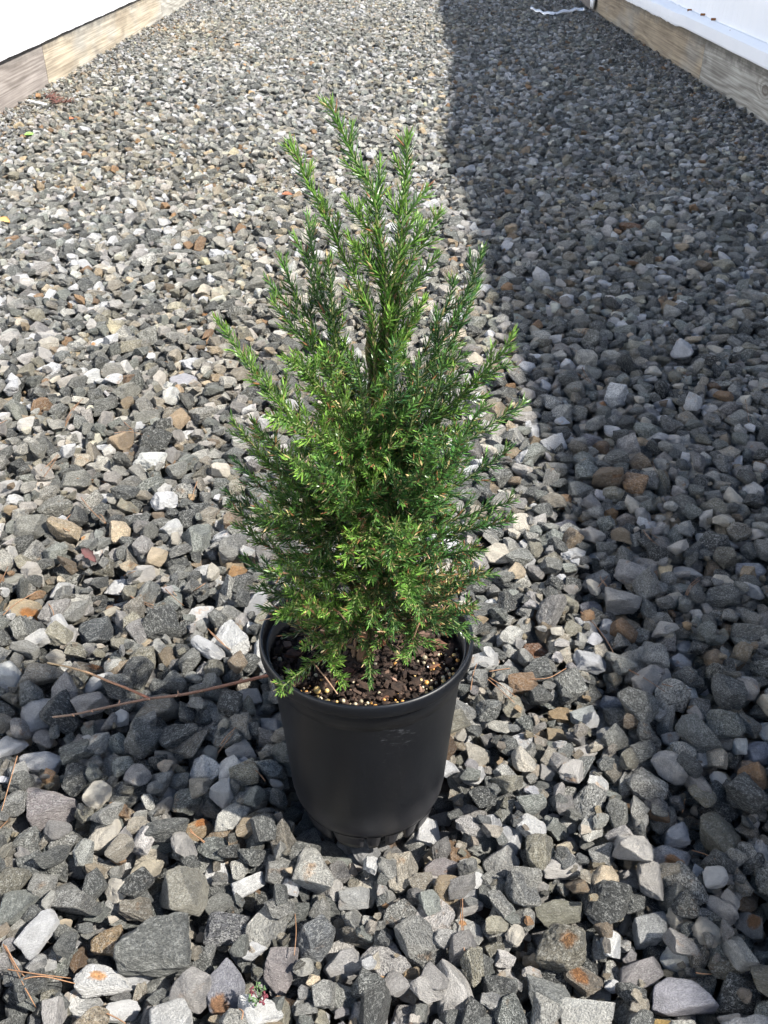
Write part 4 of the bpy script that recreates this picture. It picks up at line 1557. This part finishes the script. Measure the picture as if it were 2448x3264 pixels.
# ------------------------------------------------------------------ twig, pine needles, leaves
def tube_obj(name, paths, mat, parent=None):
    b = Buf()
    for (pts, r0, r1, c0, c1, sides) in paths:
        C = curve(pts, .004)
        add_stem(b, C, r0, r1, c0, c1, sides)
    o = b.build(name, mat, parent, origin=np.array(paths[0][0][0]))
    return o


def on_gravel(u, v, lift, rr=.004):
    p = ground(u, v, 0.008)
    z = surf(p.x, p.y, rr)
    for _ in range(2):
        p = ground(u, v, z + lift)
    return p


tw = [(862, 2151), (760, 2175), (651, 2200), (570, 2216), (477, 2227), (380, 2246), (293, 2265), (233, 2278), (168, 2286)]
def drape(pix, lift):
    zs = []
    for (u, v) in pix:
        p = ground(u, v, .012)
        zs.append(surf(p.x, p.y, .016))
    n = len(zs)
    zs = [max(zs[max(0, i - 1):i + 2]) for i in range(n)]
    zs = [sum(zs[max(0, i - 1):i + 2]) / len(zs[max(0, i - 1):i + 2]) for i in range(n)]
    return [ground(u, v, z + lift) for (u, v), z in zip(pix, zs)]


P = drape(tw, .002)
fk = [(474, 2224), (412, 2197), (347, 2172), (282, 2145), (217, 2126), (152, 2113)]
Q = drape(fk, .002)
Q[0] = P[4].copy()
b = Buf()
add_stem(b, curve([p + Vector((0, 0, 0)) for p in P], .004), .0017, .0010, (.24, .10, .055), (.26, .17, .11), 7)
bud = []
for i in range(9):
    j = P[0].lerp(P[-1], (i + .6) / 9.5)
    base_p = P[min(len(P) - 1, int((i + .6) / 9.5 * (len(P) - 1)))]
    tipv = base_p + Vector((random.uniform(-.004, .004), random.choice((-1, 1)) * .004, .002))
    add_stem(b, np.array([np.array(base_p), np.array(base_p.lerp(tipv, .6)), np.array(tipv)]), .0011, .0004, (.28, .13, .07), (.36, .22, .13), 5)
twig = b.build('twig', STEM, None, origin=np.array(P[0]))
tag(twig, 'forked reddish-brown twig lying on the gravel left of the pot', 'twig')
b = Buf()
add_stem(b, curve(Q, .004), .0013, .0009, (.25, .09, .05), (.42, .30, .16), 6)
o = b.build('side_twig', STEM, twig, origin=np.array(Q[0]))
o.location = Vector(Q[0]) - Vector(P[0])

NT = (.21, .11, .055)
# pine needle bundles: (list of polylines in full pixels, label)
PN = [
 ([[(55, 2410), (35, 2480), (5, 2585)]], 'long brown pine needle at the left edge below the white stone'),
 ([[(90, 2560), (40, 2600), (0, 2640)]], 'brown pine needle at the left edge level with the pot base'),
 ([[(10, 3010), (40, 3070), (75, 3140)], [(18, 3015), (55, 3085), (85, 3120)], [(25, 3090), (120, 3105), (225, 3118)], [(50, 3128), (130, 3112), (240, 3135)], [(80, 3150), (100, 3185), (115, 3212)]], 'sheaf of tan pine needles beside the white stone with the rust spot'),
 ([[(940, 2910), (944, 2970), (938, 3045)]], 'upright orange pine needle below the black pot'),
 ([[(1470, 2856), (1468, 2920), (1480, 3030)], [(1474, 2858), (1475, 2940), (1484, 3035)]], 'brown pine needle across the pale stone right below the pot'),
 ([[(340, 3230), (372, 3245), (400, 3262)]], 'short pine needle at the bottom edge, left half'),
 ([[(605, 2642), (625, 2665), (655, 2690)], [(605, 2650), (630, 2668), (660, 2688)]], 'pale pair of needles beside the small orange-brown stone'),
 ([[(815, 2455), (835, 2475), (845, 2490)]], 'short tan needle in the pot shadow left of the pot'),
 ([[(700, 2380), (720, 2350), (752, 2318)], [(695, 2400), (725, 2360), (745, 2335)]], 'thin brown needles in the pot shadow near the white flecked stone'),
 ([[(300, 2600 - 940), (320, 1640), (338, 1668)]], 'brown needle between grey stones at the left, below the white slab'),
 ([[(420, 1905), (460, 1925), (510, 1948)], [(415, 1900), (450, 1915), (490, 1930)]], 'pair of tan needles above the dark grey stones left of the shrub'),
 ([[(520, 1870), (555, 1905), (585, 1930)], [(525, 1865), (560, 1895), (580, 1925)], [(600, 1895), (630, 1875), (655, 1858)], [(395, 1835), (415, 1827), (432, 1820)]], 'scatter of orange-brown needles around the white stone left of the pot rim'),
 ([[(670, 2015), (700, 2045), (735, 2072)], [(660, 2003), (695, 2035), (728, 2070)]], 'pair of orange needles left of the pot rim'),
 ([[(155, 1680 + 245), (168, 1945), (172, 1965)], [(10, 1960), (50, 1925), (118, 1885)]], 'crossed tan needles lying over the yellow stone at the left edge'),
 ([[(0, 1858), (15, 1830), (26, 1805)]], 'short brown needle at the left edge above the yellow stone'),
 ([[(205, 1360), (225, 1310), (265, 1270)], [(208, 1358), (235, 1305), (262, 1275)]], 'curved pair of orange needles in the sunny gravel at left'),
 ([[(130, 1500), (160, 1475), (185, 1448)], [(140, 1520), (165, 1485), (188, 1450)]], 'straight pair of tan needles in the sunny gravel at left'),
 ([[(365, 1380), (410, 1376), (475, 1390)], [(395, 1345), (420, 1368), (425, 1375)]], 'crossed needles on the flat cream-white stone at left'),
 ([[(245, 1525), (300, 1530), (352, 1542)]], 'long tan needle lying level above the white slab stone'),
 ([[(258, 1585), (290, 1625), (335, 1668)]], 'orange needle slanting below the white slab stone'),
 ([[(628, 1535), (618, 1565), (612, 1595)]], 'short orange needle left of the lower shrub'),
 ([[(190, 1680), (205, 1662), (225, 1640)], [(195, 1680), (215, 1690), (245, 1700)]], 'small tan needles by the creamy triangular stone'),
 ([[(1640, 1180), (1650, 1165), (1665, 1145)], [(1620, 1140), (1640, 1165), (1655, 1190)]], 'brown needles right of the topmost right shoot'),
 ([[(1855, 1170), (1870, 1200), (1885, 1220)], [(1840, 1190), (1862, 1205), (1880, 1218)]], 'brown needles in the shaded gravel right of the shrub'),
 ([[(1740, 935), (1765, 955), (1790, 968)]], 'reddish needle in the upper right shade'),
 ([[(2122, 935), (2128, 955), (2130, 970)]], 'short tan needle in the upper right shade'),
 ([[(2375, 1265), (2380, 1300), (2388, 1345)]], 'thin upright needle near the right edge in the shade'),
 ([[(2165, 1180), (2180, 1200), (2190, 1215)], [(2172, 1185), (2190, 1195), (2200, 1205)]], 'pair of tan needles under the small bright white stone'),
 ([[(1850, 1950), (1890, 1985), (1935, 2045), (1960, 2090)]], 'long brown needle curving in the shade right of the pot'),
 ([[(1940, 1830), (1925, 1850), (1905, 1872)], [(1935, 1870), (1918, 1850), (1912, 1835)]], 'crossed needles on the flat angular slab stone'),
 ([[(2185, 1895), (2200, 1865), (2228, 1840)], [(2190, 1898), (2206, 1868), (2232, 1848)]], 'pale straw-coloured needle in the shade at right'),
 ([[(1555, 2165), (1590, 2195), (1640, 2240)], [(1560, 2160), (1600, 2185), (1645, 2222)]], 'two orange needles just right of the pot rim'),
 ([[(1500, 2200), (1508, 2150), (1520, 2115)]], 'orange needle beside the right rim of the pot'),
 ([[(2005, 2135), (2060, 2165), (2120, 2205)], [(2110, 2180), (2160, 2192), (2205, 2198)]], 'long thin needles in the shade at right'),
 ([[(1690, 2165), (1750, 2160), (1805, 2130)], [(1560, 2140), (1590, 2135), (1625, 2130)]], 'dark thin needles right of the pot'),
 ([[(2218, 3100), (2240, 3104), (2268, 3105)]], 'short orange needle resting on the lilac-white stone'),
 ([[(2205, 2710), (2240, 2720), (2280, 2738)]], 'short orange needle right of the stone with the orange underside'),
 ([[(2175, 2590), (2180, 2565), (2183, 2548)]], 'pale upright needle above the white pyramid stone'),
 ([[(0, 2600 - 1250), (10, 1345), (28, 1335)]], 'short needle at the left edge in the sun'),
 ([[(770, 3250), (775, 3225), (762, 3215)]], 'orange needle at the bottom edge beside the rusty lavender stone'),
 ([[(2095, 1520), (2085, 1490), (2080, 1470)]], 'thin brown needle in the shade right of centre'),
 ([[(2050, 1690), (2070, 1715), (2100, 1740)], [(2055, 1700), (2080, 1705), (2105, 1722)]], 'brown needles in the shade above the flat white stone'),
]
PINE = STEM
for (lines, lab) in PN:
    bb = Buf()
    first = None
    for ln_ in lines:
        pts = []
        for i, (u, v) in enumerate(ln_):
            p = on_gravel(u, v, .0012, .006)
            pts.append(np.array(p))
        if first is None:
            first = pts[0]
        j = pr.uniform(.8, 1.25)
        c = (NT[0] * j, NT[1] * j, NT[2] * j)
        add_stem(bb, curve(pts, .004), .00052, .00035, c, (c[0] * 1.2, c[1] * 1.25, c[2] * 1.3), 4)
    o = bb.build('pine_needle', PINE, None, origin=first)
    tag(o, lab, 'pine needle', 'fallen pine needles on the gravel')


def leaf_mat(name, c):
    b = NB(name)
    tc = b.n('ShaderNodeTexCoord').outputs['Object']
    n = b.noise(tc, 120, 4)
    b.l(b.mix(n, tuple(x * .6 for x in c), tuple(min(1, x * 1.3) for x in c)), b.bsdf.inputs['Base Color'])
    b.bsdf.inputs['Roughness'].default_value = 0.6
    return b.mat


def leaf(u, v, length, width, yaw, c, lab, cat='leaf', tilt=.3):
    n = 10
    vs, fs = [], []
    for s_ in (0, 1):
        for i in range(n + 1):
            t = i / n
            wdt = width * math.sin(math.pi * min(1, t * .94 + .03)) ** .8 * .5 * (1 + .18 * math.sin(i * 2.4))
            for q in (-1, 0, 1):
                vs.append(((t - .5) * length, q * wdt, .18 * width * abs(q) + .12 * length * math.sin(t * 3) - s_ * .0006))
    m = (n + 1) * 3
    for s_ in (0, 1):
        for i in range(n):
            for q in (0, 1):
                a = s_ * m + i * 3 + q
                f = (a, a + 3, a + 4, a + 1)
                fs.append(f if s_ else f[::-1])
    for i in range(n):
        for q, fl in ((0, 0), (2, 1)):
            a = i * 3 + q
            f = (a, a + 3, a + 3 + m, a + m)
            fs.append(f if fl else f[::-1])
    p = on_gravel(u, v, .003, .008)
    o = mesh_obj('fallen_leaf', vs, fs, leaf_mat('leaf_skin', c), loc=p)
    o.rotation_euler = (tilt, .1, yaw)
    tag(o, lab, cat)
    return o


leaf(95, 432, .032, .020, .6, (.16, .30, .05), 'small green leaf on the sunny gravel near the left greenhouse')
leaf(228, 380, .022, .014, 1.2, (.42, .12, .05), 'small red-orange leaf fragment on the upper left gravel')
leaf(225, 428, .026, .014, 2.0, (.15, .07, .05), 'dark brown curled leaf on the upper left gravel')
leaf(915, 622, .026, .016, .2, (.24, .09, .04), 'brown dry leaf left of the upper shoots of the shrub')
leaf(14, 705, .035, .017, -.5, (.60, .36, .12), 'tan-orange leaf at the left edge in the sun')
leaf(285, 1772, .03, .010, -.8, (.11, .045, .04), 'dark red curled leaf on the gravel left of the shrub')
leaf(30, 2840 + 0, .001, .001, 0, (.2, .1, .05), 'x') if False else None
leaf(860, 222, .022, .012, .3, (.50, .28, .10), 'small orange leaf fragment on the far sunny gravel') if False else None

# white splint by the left board
p = ground(118, 328, .004)
vs = [(-.045, -.006, 0), (.045, -.007, 0), (.046, .005, 0), (-.044, .006, 0), (-.045, -.006, .004), (.045, -.007, .0035), (.046, .005, .0035), (-.044, .006, .004)]
o = mesh_obj('plant_marker', vs, [(3, 2, 1, 0), (4, 5, 6, 7), (0, 1, 5, 4), (1, 2, 6, 5), (2, 3, 7, 6), (3, 0, 4, 7)], plain('white_plastic', (.85, .85, .82), .4), smooth=False, loc=p)
o.rotation_euler = (.05, .05, -.55)
bv = o.modifiers.new('soften', 'BEVEL'); bv.width = .0012; bv.segments = 2
tag(o, 'white plastic plant marker lying on the gravel by the left base boards', 'plant marker')

# reddish dry conifer frond by the left board
b = Buf()
p0 = np.array(on_gravel(150, 300, .003))
p1 = np.array(on_gravel(185, 325, .006)); p2 = np.array(on_gravel(238, 322, .003))
main = curve([p0, p1, p2], .004)
add_stem(b, main, .0022, .001, (.10, .035, .025), (.12, .045, .035), 5)
for i in range(3, len(main) - 1, 2):
    for s_ in (-1, 1):
        d_ = np.array((random.uniform(-.01, .02), s_ * random.uniform(.015, .05), random.uniform(0, .012)))
        add_stem(b, curve([main[i], main[i] + d_ * .5 + np.array((0, 0, .003)), main[i] + d_], .004), .0018, .0008, (.09, .032, .024), (.12, .05, .035), 4)
o = b.build('dry_frond', STEM, None, origin=p0)
tag(o, 'dark reddish dry frond on the gravel beside the left base boards', 'dead frond')

# strip of torn white film at the far right board
b = Buf()
C = curve([np.array(ground(1690, 28, .01)), np.array(ground(1745, 40, .018)), np.array(ground(1800, 34, .018)), np.array(ground(1850, 24, .022)), np.array(ground(1862, 30, .018))], .02)
vs, fs = [], []
for i, q in enumerate(C):
    wv = .012 + .008 * math.sin(i * 1.3)
    for (a, z) in ((-wv, .0), (-wv * .3, .010), (wv * .5, .003), (wv, .012)):
        vs.append((q[0] - C[0][0], q[1] - C[0][1] + a, z + .004 * math.sin(i)))
    for (a, z) in ((wv, .009), (wv * .5, .0), (-wv * .3, .007), (-wv, -.003)):
        vs.append((q[0] - C[0][0], q[1] - C[0][1] + a, z + .004 * math.sin(i)))
for i in range(len(C) - 1):
    for j in range(8):
        fs.append((i * 8 + j, i * 8 + (j + 1) % 8, (i + 1) * 8 + (j + 1) % 8, (i + 1) * 8 + j))
fs.append(tuple(range(8))); fs.append(tuple((len(C) - 1) * 8 + j for j in range(8))[::-1])
o = mesh_obj('film_scrap', vs, fs, FILM, loc=tuple(C[0]))
tag(o, 'crumpled strip of torn white film on the gravel at the far right boards', 'plastic scrap')

# small weed between the stones at the bottom
b = Buf()
p = np.array(on_gravel(825, 3190, .002))
for k in range(7):
    a = k * .9
    L_ = .006 + .003 * random.random()
    tip = p + np.array((L_ * math.cos(a), L_ * math.sin(a), .007 + .003 * random.random()))
    c = (.12, .02, .03) if k % 3 == 0 else (.08, .14, .05)
    add_stem(b, curve([p, (p + tip) / 2 + np.array((0, 0, .003)), tip], .002), .0005, .0003, c, c, 4)
    for s_ in range(3):
        q = p + (tip - p) * (.55 + .2 * s_)
        e = q + np.array((.003 * math.cos(a + s_ * 2), .003 * math.sin(a + s_ * 2), .001))
        add_stem(b, np.array([q, (q + e) / 2, e]), .0002, .0011, c, c, 5)
o = b.build('weed', leaf_mat('weed_leaf', (.14, .10, .05)), None, origin=p)
o.data.materials.clear(); o.data.materials.append(STEM)
tag(o, 'tiny red and green weed between stones at the bottom centre-left', 'weed')
